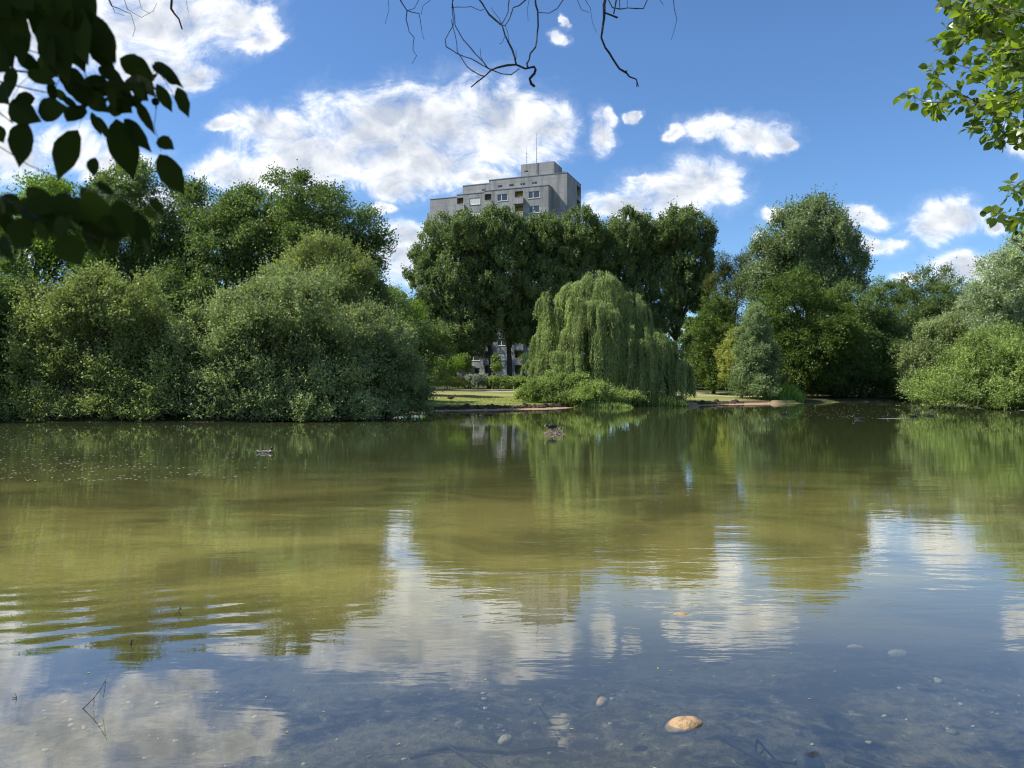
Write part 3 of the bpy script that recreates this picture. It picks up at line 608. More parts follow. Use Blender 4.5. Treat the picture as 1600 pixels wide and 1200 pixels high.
tree('broadleaf_tree', 'deeply shaded dark low tree right of the reed clump, hanging to the water', 'tree', 79,
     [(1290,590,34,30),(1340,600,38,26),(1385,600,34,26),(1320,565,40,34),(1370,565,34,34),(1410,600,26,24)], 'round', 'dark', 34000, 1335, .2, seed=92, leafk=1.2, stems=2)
# unseen tree overhead, put in to shade near leaves and dapple the shallows
rng = np.random.default_rng(94); sroot = empty('shade_tree', (-3.6, -1.2, H(-3.6, -1.2)), 'large unseen shade tree on the near bank left of the viewer, its crown overhead', 'tree')
lob = [((-3.2,1.2,6.0),(1.7,1.2,1.2)),((-2.4,-.6,6.4),(1.9,1.4,1.3)),((-1.6,.2,4.9),(.75,.55,.5)),((-.4,-.9,6.6),(1.8,1.4,1.1)),((-4.8,.4,5.2),(1.6,1.5,1.3)),((-3.9,2.9,7.6),(1.6,1.3,1.0))]
P, A, O, tv, cts = crown(rng, lob, 'round', 34000, .55, 1.0)
kp = ~((P[:,1] > 0) & (np.abs(P[:,0]) < P[:,1]*.72) & (P[:,2] < CAMH + P[:,1]*.56))
mesh_np('crown', leaves_from(rng, P[kp], A[kp], O[kp], .085, .055), quads(int(kp.sum())), L['dark'], sroot, tint=tv[kp])
mb = MB(); fk = np.array([-3.4,-.8,3.6]); mb.tube(limb(rng, (-3.6,-1.2,H(-3.6,-1.2)-.2), fk, 5, .02), [.26,.2,.19,.18,.17,.16], 10)
for c, r_ in lob: mb.tube(limb(rng, fk, c, 6, .05), [.09*(1-.8*i/6) for i in range(7)], 7)
mb.build('trunk', BARK, sroot, True)
mb = MB(); rng = np.random.default_rng(19)
for k in range(1100):
    y = rng.uniform(3.0, 7.5); x = rng.uniform(-.75, .75) * y
    if math.sin(x*2.1+1)*math.sin(y*2.7) + rng.normal()*.35 < .1: continue
    q = rng.uniform(.004, .018) * (2.0 if rng.random() < .04 else 1); mb.cur = int(rng.random() < .35); mb.add(*rock_verts(rng, (x, y, H(x, y) + q*.3), (q*1.3, q, q*.6), 7, 4, .2))
o = mb.build('pebbles', None, None, True, mats=[plain('brown_pebbles', (.16,.13,.09), (.08,.065,.05), 30, .8), plain('pale_pebbles', (.38,.34,.25), (.25,.21,.15), 30, .8)]); tag(o, 'small pebbles and leaf litter on the bed of the shallows', 'pebbles', kind='stuff')
#@@PART2@@
# ------------------------------------------------------------------ tower block
JZ = 0.2
def conc(name, c1, c2, streak):
    m, t, b, out = new_mat(name); ob = t.new('ShaderNodeTexCoord').outputs['Object']
    s1 = t.noise(t.vm('MULTIPLY', ob, (1.0, 1.0, 0.12)), 0.9, 5, 0.65); s2 = t.noise(ob, 0.35, 4, 0.6); s3 = t.noise(ob, 5.0, 4, 0.7)
    c = t.mix(t.ramp(s2, .3, .7), c1, c2); c = t.mix(t.ramp(s1, .44, .68, 0, .75), c, streak); c = t.mix(t.ramp(s3, .4, .8, 0, .25), c, c2)
    sz = t.new('ShaderNodeSeparateXYZ'); t.l.new(ob, sz.inputs[0])
    jn = t.math('LESS_THAN', t.math('FRACT', t.math('DIVIDE', t.math('SUBTRACT', sz.outputs[2], JZ), 2.68)), .022)       # open joints between the panels at each floor
    c = t.mix(t.math('MULTIPLY', jn, .65), c, streak)
    t.l.new(c, b.inputs['Base Color']); b.inputs['Roughness'].default_value = .92
    t.l.new(t.bump(s3, .5, .05), b.inputs['Normal']); return m
CONC = conc('weathered_concrete', (0.33,0.33,0.325), (0.25,0.25,0.25), (0.13,0.13,0.13))
CREAM = conc('beige_render', (0.33,0.30,0.25), (0.28,0.255,0.215), (0.2,0.18,0.15))
PLINTH = plain('grey_plinth', (0.14,0.135,0.125), (0.10,0.10,0.095), 2, .9)
FRAME = plain('white_window_frame', (0.75,0.75,0.73), (0.68,0.68,0.66), 2, .5)
GLASS = new_mat('window_glass')[0]; gb = GLASS.node_tree.nodes['Principled BSDF']
gb.inputs['Base Color'].default_value = (.05,.055,.06,1); gb.inputs['Roughness'].default_value = .05; gb.inputs['Specular IOR Level'].default_value = .8
CURT = plain('pale_curtain', (0.62,0.61,0.58), (0.5,0.49,0.47), 3, .9)
YEL = plain('yellow_balcony_wall', (0.62,0.48,0.12), (0.55,0.42,0.10), 2, .8)
RUST = plain('salmon_balcony_wall', (0.50,0.30,0.22), (0.45,0.26,0.2), 2, .8)
DARKR = plain('dark_room', (0.02,0.02,0.022), (0.03,0.03,0.03), 2, .9)
METAL = plain('grey_metal', (0.25,0.25,0.26), (0.2,0.2,0.2), 5, .5, metal=.6)
TH = R(20.5); Cx, Cy = (886 - 800) / FPX * 140, 140.0; Cz = 1.5; co, si = math.cos(TH), math.sin(TH)
def tx_(px, v=0.0):
    k = (px - 800) / FPX; return (k * (Cy + v*co) - Cx - v*si) / (co + k*si)
def tz_(px, py, v=0.0):
    x = tx_(px, v); return CAMH + (HY - py) / FPX * (Cy - x*si + v*co) - Cz
tower = empty('tower_block', (Cx, Cy, Cz), 'grey concrete high-rise apartment block with stepped roofline behind the poplars', 'building', rz=-TH)
FH = 2.68; PL = 1.06; NF = 13
def facade(mb, x0, x1, v, z0, z1, holes, depth=.14):
    """wall in the plane y=v (facing -y) with rectangular holes and reveals"""
    X_ = sorted({x0, x1, *[h[0] for h in holes], *[h[1] for h in holes]}); Z_ = sorted({z0, z1, *[h[2] for h in holes], *[h[3] for h in holes]})
    for a, b in zip(X_, X_[1:]):
        for c, d in zip(Z_, Z_[1:]):
            mx, mz = (a+b)/2, (c+d)/2
            if any(h[0] < mx < h[1] and h[2] < mz < h[3] for h in holes): continue
            mb.add([(a,v,c),(b,v,c),(b,v,d),(a,v,d)], [(0,1,2,3)])
    for (a, b, c, d) in holes:
        mb.add([(a,v,c),(b,v,c),(b,v+depth,c),(a,v+depth,c)], [(0,1,2,3)]); mb.add([(a,v,d),(b,v,d),(b,v+depth,d),(a,v+depth,d)], [(3,2,1,0)])
        mb.add([(a,v,c),(a,v,d),(a,v+depth,d),(a,v+depth,c)], [(3,2,1,0)]); mb.add([(b,v,c),(b,v,d),(b,v+depth,d),(b,v+depth,c)], [(0,1,2,3)])
zroof = tz_(857, 289.5, -2); zup = tz_(886, 270, 0); zpent = tz_(866, 252, 3.5)
def window(x0, x1, v, z0, z1, parent, curtain=False, sill=True):
    """casement window standing in its opening: frame part, panes as sub-part"""
    f = MB(); g = MB(); w_ = .07; d0, d1 = v + .06, v + .13; xm = (x0*.6 + x1*.4) if x1 - x0 > 1 else None
    f.box(x0, x1, d0, d1, z0, z0+w_); f.box(x0, x1, d0, d1, z1-w_, z1); f.box(x0, x0+w_, d0, d1, z0+w_, z1-w_); f.box(x1-w_, x1, d0, d1, z0+w_, z1-w_)
    if xm: f.box(xm-w_*.7, xm+w_*.7, d0, d1, z0+w_, z1-w_)
    if sill: f.box(x0-.05, x1+.05, v-.07, v-.002, z0-.06, z0+.012)
    fo = f.build('window', FRAME, parent, loc=(0,0,0))
    g.box(x0+w_, x1-w_, d0+.02, d0+.04, z0+w_, z1-w_)
    go = g.build('pane', CURT if curtain else GLASS, fo, loc=(0,0,0)); return fo
walls = MB(); holesA = []
# right bay: columns of windows and balconies
v1 = -2.0; xr = tx_(857, v1); xl = tx_(757, v1)
cols1 = [(tx_(777, v1), tx_(793, v1)), (tx_(826, v1), tx_(843, v1))]; bal1 = (tx_(804.5, v1), tx_(817, v1)); bal1b = (tx_(757, v1)+.02, tx_(767.5, v1))
v2 = -1.1; x2r = xl; x2l = tx_(714, v2); cols2 = [(tx_(733, v2), tx_(750, v2))]; bal2 = (tx_(714, v2)+.02, tx_(724, v2))
H1 = []; H2 = []
zb = zroof - NF * FH - .35
rngt = random.Random(4)
for f in range(NF):
    z0 = zb + f * FH
    wz0, wz1 = z0 + .92, z0 + 2.22
    for c in cols1: H1.append((c[0], c[1], wz0, wz1)); window(c[0], c[1], v1, wz0, wz1, tower, rngt.random() < .35)
    for c in cols2: H2.append((c[0], c[1], wz0, wz1)); window(c[0], c[1], v2, wz0, wz1, tower, f == NF-1 or rngt.random() < .35)
    for (bx_, vv, HH, matw) in ((bal1, v1, H1, YEL), (bal1b, v1, H1, CONC), (bal2, v2, H2, RUST)):
        HH.append((bx_[0], bx_[1], z0 + .12, z0 + 2.45))
        bo = MB(); q = .75 if bx_ is bal1 else .35
        bo.box(bx_[0]-.12, bx_[1]+.3, vv-q, vv-.003, z0-.02, z0+.12); bo.box(bx_[0]-.12, bx_[1]+.3, vv-q, vv-q+.1, z0+.12, z0+1.08)
        bo.box(bx_[0]-.12, bx_[0]-.02, vv-q+.1, vv-.003, z0+.12, z0+1.08); bo.box(bx_[1]+.2, bx_[1]+.3, vv-q+.1, vv-.003, z0+.12, z0+1.08)
        b_ = bo.build('balcony', CONC, tower, loc=(0,0,0))
        rl = MB(); rl.tube([(bx_[0]-.1, vv-q+.05, z0+1.18), (bx_[1]+.28, vv-q+.05, z0+1.18)], .03, 6)
        for t_ in np.linspace(bx_[0]-.05, bx_[1]+.2, 3): rl.tube([(t_, vv-q+.05, z0+1.08), (t_, vv-q+.05, z0+1.18)], .02, 5)
        rl.build('railing', METAL, b_, loc=(0,0,0))
        rm = MB(); rm.add([(bx_[0], vv+1.3, z0+.12), (bx_[1], vv+1.3, z0+.12), (bx_[1], vv+1.3, z0+2.45), (bx_[0], vv+1.3, z0+2.45)], [(0,1,2,3)])
        rm.build('balcony_wall', matw, b_, loc=(0,0,0))
facade(walls, xl, xr, v1, -.5, zroof, H1, 1.3); facade(walls, x2l, x2r, v2, -.5, zroof - .02, H2, 1.3)
# bay sides and roofs
def quad(mb, a, b, c, d): mb.add([a, b, c, d], [(0,1,2,3)])
quad(walls, (xr,v1,-.5), (xr,.0,-.5), (xr,.0,zroof), (xr,v1,zroof)); quad(walls, (xl,v1,-.5), (xl,v2,-.5), (xl,v2,zroof), (xl,v1,zroof)); quad(walls, (x2l,v2,-.5), (x2l,2.0,-.5), (x2l,2.0,zroof-.02), (x2l,v2,zroof-.02))
quad(walls, (xl,v1,zroof-.01), (xr,v1,zroof-.01), (xr,.5,zroof-.01), (xl,.5,zroof-.01)); quad(walls, (x2l,v2,zroof-.05), (xl,v2,zroof-.05), (xl,2.2,zroof-.05), (x2l,2.2,zroof-.05))
# main slab with setback storey: slits in the upper band
xA = tx_(764, 0); slit = []
zs = tz_(810, 288.5, 0)
for a, b in ((778,785),(795.5,803),(813,821),(831,839)): slit.append((tx_(a, 0), tx_(b, 0), zs-.22, zs+.25))
facade(walls, xA, 0, 0, zroof-.02, zup, slit, .25); facade(walls, xr, 0, 0.001, -.5, zroof-.02, [], .2)
for s_ in slit: window(s_[0], s_[1], .1, s_[2], s_[3], tower, sill=False)
# right gable with recessed corner balconies
gx_h = []
sv0, sv1 = 6.6, 9.3
for f in range(2, NF + 1):
    z0 = zb + f * FH; gx_h.append((sv0, sv1, z0 + .3 , z0 + 2.2))
gable = MB(); facade(gable, 0, 9.5, 0, -.5, zup, gx_h, 1.0)
gv = [(-q[1] , q[0], q[2]) for q in gable.v]; walls.add(gv, gable.f)      # turned to face +x
back_ = MB()
for (a, b, c, d) in gx_h: walls.add([(-1.0,a,c),(-1.0,b,c),(-1.0,b,d),(-1.0,a,d)], [(0,1,2,3)])
quad(walls, (xA,0,zup-.02), (0,0,zup-.02), (0,9.5,zup-.02), (xA,9.5,zup-.02)); quad(walls, (xA,0,zroof-.02), (xA,9.5,zroof-.02), (xA,9.5,zup), (xA,0,zup))
quad(walls, (0,9.5,-.5), (tx_(672,2.5),9.5,-.5), (tx_(672,2.5),9.5,zroof-.4), (0,9.5,zroof-.4)); quad(walls, (0,9.5,zroof), (xA,9.5,zroof), (xA,9.5,zup), (0,9.5,zup))
# second setback block and left wing
xB = tx_(723, 2); za2 = tz_(723, 291, 2)
sl2 = [(tx_(753, 2), tx_(759, 2), tz_(756, 297, 2)-.2, tz_(756, 297, 2)+.22)]
facade(walls, xB, xA, 2.0, zroof-.1, za2, sl2, .25); window(*sl2[0][:2], 2.1, *sl2[0][2:], tower, sill=False)
quad(walls, (xB,2,za2-.01), (xA,2,za2-.01), (xA,9.5,za2-.01), (xB,9.5,za2-.01)); quad(walls, (xB,2,zroof-.1), (xB,9.5,zroof-.1), (xB,9.5,za2), (xB,2,za2))
xL = tx_(672, 2.5); zl = tz_(672, 312, 2.5)
HL = [(tx_(711.5, 2.5), tx_(716.5, 2.5), zb + f*FH + .95, zb + f*FH + 2.0) for f in range(NF)]
facade(walls, xL, x2l + .5, 2.5, -.5, zl, HL, .2)
for h_ in HL[-5:]: window(h_[0], h_[1], 2.5, h_[2], h_[3], tower, sill=False)
quad(walls, (xL,2.5,zl-.01), (x2l+.5,2.5,zl-.01), (x2l+.5,9.5,zl-.01), (xL,9.5,zl-.01)); quad(walls, (xL,9.5,-.5), (xL,2.5,-.5), (xL,2.5,zl), (xL,9.5,zl))
W = walls.build('wall', CONC, tower, loc=(0,0,0))
cp = MB()
cp.box(xl-.06, xr+.06, v1-.06, v1+.2, zroof+.002, zroof+.12); cp.box(xr-.2, xr+.06, v1+.2, -.01, zroof+.002, zroof+.12); cp.box(x2l-.06, xl-.07, v2-.06, v2+.2, zroof+.002, zroof+.10)
cp.box(xA-.05, .06, -.06, .2, zup+.002, zup+.12); cp.box(-.2, .06, .2, 9.5, zup+.002, zup+.12); cp.box(xB, xA-.06, 1.94, 2.2, za2+.002, za2+.1); cp.box(xL-.05, x2l-.1, 2.44, 2.7, zl+.002, zl+.1)
cp.build('roof_coping', METAL, tower, loc=(0,0,0))
# lower left stub balcony, penthouse, chimney, plinth
pb = MB(); pb.box(xL-1.0, xL-.01, 3.2, 5.2, tz_(672, 346, 3.2), tz_(672, 333, 3.2)); pb.build('side_balcony', CONC, tower, loc=(0,0,0))
ph = MB(); px0, px1 = tx_(814, 3.5), tx_(866, 3.5); hz = tz_(822, 268, 3.5)
hs = [(tx_(819, 3.5), tx_(825.5, 3.5), hz-.2, hz+.2)]
facade(ph, px0, px1, 3.5, zup-.02, zpent, hs, .2); pv1 = 8.6
quad(ph, (px1,3.5,zup-.02), (px1,pv1,zup-.02), (px1,pv1,zpent), (px1,3.5,zpent)); quad(ph, (px0,pv1,zup-.02), (px0,3.5,zup-.02), (px0,3.5,zpent), (px0,pv1,zpent))
quad(ph, (px0,3.5,zpent-.01), (px1,3.5,zpent-.01), (px1,pv1,zpent-.01), (px0,pv1,zpent-.01)); quad(ph, (px0,pv1,zup-.02), (px1,pv1,zup-.02), (px1,pv1,zpent), (px0,pv1,zpent))
pe = ph.build('penthouse', CONC, tower, loc=(0,0,0)); window(*hs[0][:2], 3.55, *hs[0][2:], pe, sill=False)
cm = MB(); cm.box(px1+.02, px1+1.0, 7.2, 8.4, zup-.02, zpent-1.1); cm.build('roof_vent_box', METAL, tower, loc=(0,0,0))
for pxa, ytop, ybot, vv, r_ in ((823, 229, 256, 3.8, .035), (838.5, 207, 272, 3.38, .045)):
    an = MB(); xa = tx_(pxa, vv); a0, a1 = tz_(pxa, ybot, vv), tz_(pxa, ytop, vv)
    an.tube([(xa, vv, a0), (xa, vv, a0 + (a1-a0)*.5), (xa, vv, a1)], [r_*1.6, r_*1.2, r_*.6], 6)
    for q in (.35, .6): an.tube([(xa-.12, vv, a0+(a1-a0)*q), (xa+.12, vv, a0+(a1-a0)*q)], .05, 5)
    an.build('antenna', METAL, tower, loc=(0,0,0))
pm = MB(); pm.box(xl+.02, xr-.02, v1-.06, v1-.003, -.5, zb+.1); pm.box(x2l+.02, x2r-.02, v2-.06, v2-.003, -.5, zb+.1)
pm.build('plinth', PLINTH, tower, loc=(0,0,0))
en = MB(); ex0, ex1 = tx_(688, -7), tx_(722, -7); facade(en, ex0, ex1, -7, -.5, 3.4, [(ex0+2.2, ex0+3.3, 0, 2.2), (ex0+.5, ex0+1.6, 1.0, 2.1)], .2)
quad(en, (ex1,-7,-.5), (ex1,v2,-.5), (ex1,v2,3.4), (ex1,-7,3.4)); quad(en, (ex0,-7,3.38), (ex1,-7,3.38), (ex1,v2,3.38), (ex0,v2,3.38)); quad(en, (ex0,v2,-.5), (ex0,-7,-.5), (ex0,-7,3.4), (ex0,v2,3.4))
e_ = en.build('entrance_annex', CREAM, tower, loc=(0,0,0))
dd_ = MB(); dd_.box(ex0+2.22, ex0+3.28, -6.85, -6.8, 0, 2.18); dd_.build('door', DARKR, e_, loc=(0,0,0)); window(ex0+.5, ex0+1.6, -7, 1.0, 2.1, e_)

# ------------------------------------------------------------------ street lamp
lx, ly, _ = at(826, 600, 95); lz = H(lx, ly)
lamp = empty('park_lamp', (lx, ly, lz), 'white globe park lamp on a pale post beside the weeping willow', 'lamp')
zt = CAMH + (HY - 567) / FPX * 95
q = MB(); q.tube([(lx,ly,lz-.1), (lx,ly,lz+.8), (lx,ly,lz+.82), (lx,ly,zt-.1), (lx,ly,zt)], [.09,.085,.06,.05,.08], 10); q.build('post', plain('pale_lamp_post', (.5,.5,.48), (.42,.42,.4), 4, .5), lamp, True)
q = MB(); q.add(*rock_verts(np.random.default_rng(1), (lx, ly, zt+.2), (.23,.23,.22), 16, 10, 0.0)); q.build('globe', plain('white_globe', (.8,.8,.78), (.74,.74,.72), 2, .3), lamp, True)
q = MB(); q.tube([(lx,ly,zt+.40), (lx,ly,zt+.44), (lx,ly,zt+.48)], [.16,.1,.02], 12); q.build('cap', METAL, lamp, True)

# ------------------------------------------------------------------ birds
def loft(mb, stations, n=14, matf=None):
    """stations: (x, z, half width, half height) rings along a body lying on x; closed ends"""
    vs = []; m_ = len(stations)
    for k, (x, z, a, b) in enumerate(stations):
        if k == 0: tx0 = (stations[1][0]-x, stations[1][1]-z)
        elif k == m_-1: tx0 = (x-stations[k-1][0], z-stations[k-1][1])
        else: tx0 = (stations[k+1][0]-stations[k-1][0], stations[k+1][1]-stations[k-1][1])
        l_ = math.hypot(*tx0) + 1e-9; nx_, nz_ = -tx0[1]/l_, tx0[0]/l_
        for j in range(n):
            th = 2*math.pi*j/n; vs.append((x + nx_*math.sin(th)*b, math.cos(th)*a, z + nz_*math.sin(th)*b))
    base = len(mb.v); mb.v += vs
    for i in range(m_-1):
        for j in range(n):
            mb.f.append(tuple(base + q for q in (i*n+j, i*n+(j+1)%n, (i+1)*n+(j+1)%n, (i+1)*n+j)))
            mb.m.append(matf(i, j) if matf else mb.cur)
    mb.f.append(tuple(base + j for j in range(n-1, -1, -1))); mb.m.append(matf(0, 0) if matf else mb.cur)
    mb.f.append(tuple(base + (m_-1)*n + j for j in range(n))); mb.m.append(matf(m_-2, 0) if matf else mb.cur)
fm = lambda nm, c, r_=.6: plain(nm, c, tuple(x*.8 for x in c), 30, r_)
BLACK = fm('black_feathers', (.018,.018,.02)); WHITE = fm('white_feathers', (.62,.60,.56)); GREEN = fm('dark_green_head', (.012,.035,.022), .35)
FLANK = fm('grey_flank', (.13,.11,.10)); CHEST = fm('chestnut_breast', (.22,.10,.06)); BROWN = fm('brown_feathers', (.20,.14,.09)); BILL = fm('yellow_bill', (.55,.45,.08), .4); ORNG = fm('orange_legs', (.55,.22,.05), .5)
def bird(name, label, kind, loc, rz, s=1.0, group=None, pose='swim'):
    root = empty(name, loc, label, 'bird', group, rz)
    b = MB(); dk = pose == 'coot'
    if pose == 'swim':      # duck afloat, head to +x
        st = [(-.25,.085,.012,.008), (-.22,.075,.05,.02), (-.17,.05,.085,.045), (-.08,.04,.105,.068), (.02,.035,.108,.075), (.10,.038,.095,.072), (.155,.06,.068,.06), (.18,.10,.042,.045), (.19,.14,.03,.033), (.195,.175,.029,.032), (.205,.20,.033,.035), (.235,.21,.034,.036), (.262,.205,.024,.024), (.275,.20,.01,.012)]
        if kind == 'mallard':
            mats = [FLANK, GREEN, CHEST, WHITE, BROWN, BLACK]
            def mf(i, j): return 3 if i < 1 else 5 if i == 1 else (4 if 2 < j < 6 and i < 5 else 0) if i < 5 else 2 if i < 7 else 3 if i == 7 else 1
        elif kind == 'dark': mats = [BLACK, BLACK]; mf = lambda i, j: 0
        else: mats = [BROWN, BLACK]; mf = lambda i, j: 0
        loft(b, [(x*s, z*s, a*s, c*s) for x, z, a, c in st], 14, mf); b.build('body', None, root, True, loc=(0,0,0), mats=mats)
        bl = MB(); loft(bl, [(x*s, z*s, a*s, c*s) for x, z, a, c in [(.262,.203,.012,.012),(.285,.196,.014,.008),(.31,.19,.013,.005),(.322,.189,.006,.003)]], 8); bl.build('bill', WHITE if kind == 'dark' else BILL, root, True, loc=(0,0,0))
        for sg in (-1, 1):
            wg = MB(); loft(wg, [(x*s, z*s, a*s, c*s) for x, z, a, c in [(-.21,.085,.004,.01),(-.12,.085,.012,.03),(0,.08,.016,.04),(.09,.07,.012,.028),(.12,.065,.004,.01)]], 8)
            wg.v = [(x, y + sg*.088*s, z) for x, y, z in wg.v]; wg.build('wing', {'mallard': FLANK, 'dark': BLACK}.get(kind, BROWN), root, True, loc=(0,0,0))
        tl = MB(); tl.add([(-.24*s,-.03*s,.09*s),(-.24*s,.03*s,.09*s),(-.31*s,.022*s,.135*s),(-.31*s,-.022*s,.135*s),(-.24*s,-.03*s,.078*s),(-.24*s,.03*s,.078*s),(-.31*s,.022*s,.128*s),(-.31*s,-.022*s,.128*s)], [(0,1,2,3),(7,6,5,4),(0,3,7,4),(1,5,6,2),(2,6,7,3),(0,4,5,1)])
        tl.build('tail', WHITE if kind == 'mallard' else (BLACK if kind == 'dark' else BROWN), root, loc=(0,0,0))
    else:                   # coot standing bent over the nest / goose grazing, head to +x
        if pose == 'coot':
            st = [(-.19,.13,.01,.01),(-.17,.135,.04,.03),(-.11,.145,.075,.062),(-.03,.155,.088,.078),(.05,.155,.08,.072),(.10,.165,.055,.052),(.135,.185,.035,.036),(.165,.205,.03,.032),(.19,.205,.032,.034),(.215,.19,.026,.026),(.225,.18,.012,.012)]
            bm_, leg, lt = [BLACK], FLANK, .0
        else:
            st = [(-.30,.36,.012,.015),(-.26,.35,.05,.04),(-.16,.36,.10,.09),(-.03,.36,.125,.115),(.10,.37,.11,.10),(.18,.40,.065,.065),(.23,.46,.036,.038),(.255,.53,.03,.03),(.27,.57,.035,.034),(.30,.585,.034,.034),(.33,.575,.02,.02)]
            bm_, leg, lt = [BROWN, FLANK], ORNG, .0
        b.cur = 0; loft(b, [(x*s, z*s, a*s, c*s) for x, z, a, c in st], 14, (lambda i, j: 0) if pose == 'coot' else (lambda i, j: 1 if i > 4 else 0)); b.build('body', None, root, True, loc=(0,0,0), mats=bm_)
        x, z, a, c = st[-2]
        bl = MB(); loft(bl, [((x-.005)*s, (z+.02)*s, .02*s, .02*s), ((x+.012)*s, (z+.004)*s, .016*s, .015*s), ((x+.04)*s, (z-.025)*s, .005*s, .006*s)], 8); bl.build('bill', WHITE if pose == 'coot' else ORNG, root, True, loc=(0,0,0))
        for sg in (-1, 1):
            hz_ = st[3][1] - .05
            lg = MB(); lg.tube([(.0, sg*.045*s, hz_*s), (-.02*s, sg*.045*s, hz_*.45*s), (.0, sg*.045*s, .008*s)], [.022*s, .011*s, .008*s], 7)
            for an_ in (-.5, 0, .5): lg.tube([(0, sg*.045*s, .008*s), (math.cos(an_)*.075*s, (sg*.045+math.sin(an_)*.075)*s, .004*s)], [.009*s, .004*s], 5)
            lg.build('leg', leg, root, True, loc=(0,0,0))
            wg = MB(); k_ = st[3]; loft(wg, [((k_[0]+dx_)*s, (k_[1]+.02+dz_)*s, aa_*s, cc_*s) for dx_, dz_, aa_, cc_ in [(-.16,-.01,.004,.01),(-.08,0,.012,.04),(.02,.01,.016,.055),(.10,.005,.01,.03),(.13,0,.004,.01)]], 8)
            wg.v = [(xx, yy + sg*k_[2]*.88*s, zz) for xx, yy, zz in wg.v]; wg.build('wing', BLACK if pose == 'coot' else BROWN, root, True, loc=(0,0,0))
    return root
nx_, ny_, _ = at(864, 678, 28.2)
nst = MB(); rn = np.random.default_rng(3)
for k in range(150):
    r0 = abs(rn.normal()) * .17; a = rn.uniform(0, 6.28); c = np.array([nx_ + r0*math.cos(a), ny_ + r0*math.sin(a), .01 + max(0, .16 - r0*.5) * rn.uniform(.2, 1)])
    u = rn.normal(size=3) * np.array([1,1,.22]); u /= np.linalg.norm(u); l_ = rn.uniform(.08, .2)
    mid_ = c + rn.normal(size=3)*.012; nst.cur = int(rn.random() < .3); nst.tube([c - u*l_, mid_, c + u*l_], [.004, .007, .003], 5)
for k in range(14):
    c = np.array([nx_ + rn.uniform(.12, .34), ny_ + rn.uniform(-.1,.1), .03]); u = np.array([rn.normal()*.6, rn.normal()*.4, 1]); nst.cur = 0; nst.tube([c, c + u*.1 + rn.normal(size=3)*.02, c + u*rn.uniform(.16, .26)], [.006,.005,.003], 5)
nst.cur = 1; nst.add(*rock_verts(rn, (nx_, ny_, -.02), (.30,.26,.13), 14, 8, .12))
STK = plain('pale_dead_sticks', (.66,.55,.42), (.40,.31,.22), 30, .9); STKD = plain('dark_wet_sticks', (.13,.09,.07), (.07,.05,.04), 30, .8)
nn = nst.build('stick_nest', None, None, loc=(nx_, ny_, 0), mats=[STK, STKD]); tag(nn, 'heap of pale sticks forming a nest in the middle of the pond', 'nest')
bird('coot', 'black coot with white bill standing on the stick nest', 'coot', (nx_ - .06, ny_ - .02, .105), math.pi + .25, 1.05, pose='coot')
x, y, _ = at(415, 711, 20.6); bird('mallard_drake', 'drake mallard with dark head swimming on the left half of the pond', 'mallard', (x, y, -.03), -.15, .82)
for (px, py, rz, lab) in ((1342, 655.5, 3.0, 'farthest left of the tiny dark birds swimming before the right bank'), (1383, 652.5, .3, 'tiny dark bird beside the pale wake streak before the right bank'), (1428, 651.5, .2, 'tiny dark bird right of the pale wake streak'), (1453, 650.5, -.2, 'farthest right of the tiny dark birds before the right bank'), (1226, 648, .5, 'lone tiny dark bird before the reed clump')):
    D = CAMH * FPX / (py - HY); x = (px - 800) / FPX * D; bird('water_bird', lab, 'dark', (x, D, -.025), rz, 1.0, 'tiny birds on the far water')
x = (705-800)/FPX*56.5; bird('goose', 'brown goose standing at the water edge of the lawn', 'goose', (x, 56.5, H(x, 56.5)), 0.25, 1.0, pose='goose')

# ------------------------------------------------------------------ foreground water things
STONE = plain('ochre_stone', (.44,.29,.15), (.22,.145,.08), 22, .8, .6, 60, 6)
STONE2 = plain('grey_brown_stone', (.30,.25,.19), (.17,.14,.11), 14, .8, .6, 60, 6)
def stone(label, px, py, wpx, ratio, hgt_, mat, rz, seed, zc):
    D = CAMH * FPX / (py - HY); x = (px - 800) / FPX * D; r = wpx / 2 / FPX * D
    mb = MB(); rn = np.random.default_rng(seed); mb.add(*rock_verts(rn, (0,0,0), (r, r*ratio, hgt_), 28, 18, .05))
    o = mb.build('stone', mat, None, True, loc=(0,0,0)); o.location = (x, D, zc); o.rotation_euler = (R(6), R(-5), rz); tag(o, label, 'stone')
stone('smooth ochre stone breaking the water surface at the lower right', 1069, 1131, 62, .62, .034, STONE, .12, 1, -.009)
stone('broken grey-brown stone just under water near the lower right edge', 1268, 1178, 44, .9, .085, STONE2, .6, 2, -.075)
stone('pale flat stone under water below the right cloud reflection', 1063, 959, 34, .6, .04, STONE, .1, 3, -.03)
stone('dull pinkish stone lying under water right of the pale flat one', 1403, 1009, 28, .6, .03, STONE2, -.2, 4, -.06)
stone('small pale stone under water left of the ochre stone', 941, 1088, 22, .8, .03, STONE, .8, 5, -.04)
stone('narrow pale stone under water left of the pinkish stone', 1337, 1001, 24, .3, .02, STONE, -.45, 6, -.05)
stone('faint reddish stone deep under water below the centre', 790, 1127, 24, .8, .03, STONE2, .3, 7, -.11)
TW = plain('dark_twig', (.06,.045,.035), (.03,.024,.02), 30, .8)
def twig_obj(name, label, D, lines, mat=TW, base=None, cat='twig'):
    mb = MB(); P0 = None
    for pts, r0, r1 in lines:
        w_ = [Vector(at(a, b, D)) if len(q) == 2 else Vector(at(a, b, D + q[2])) for q in pts for a, b in [q[:2]]]
        mb.tube(w_, [r0 + (r1-r0)*i/(len(w_)-1) for i in range(len(w_))], 6); P0 = P0 or w_[0]
    o = mb.build(name, mat, None, True, loc=P0); tag(o, label, cat); return o
D = CAMH*FPX/(1108-HY)
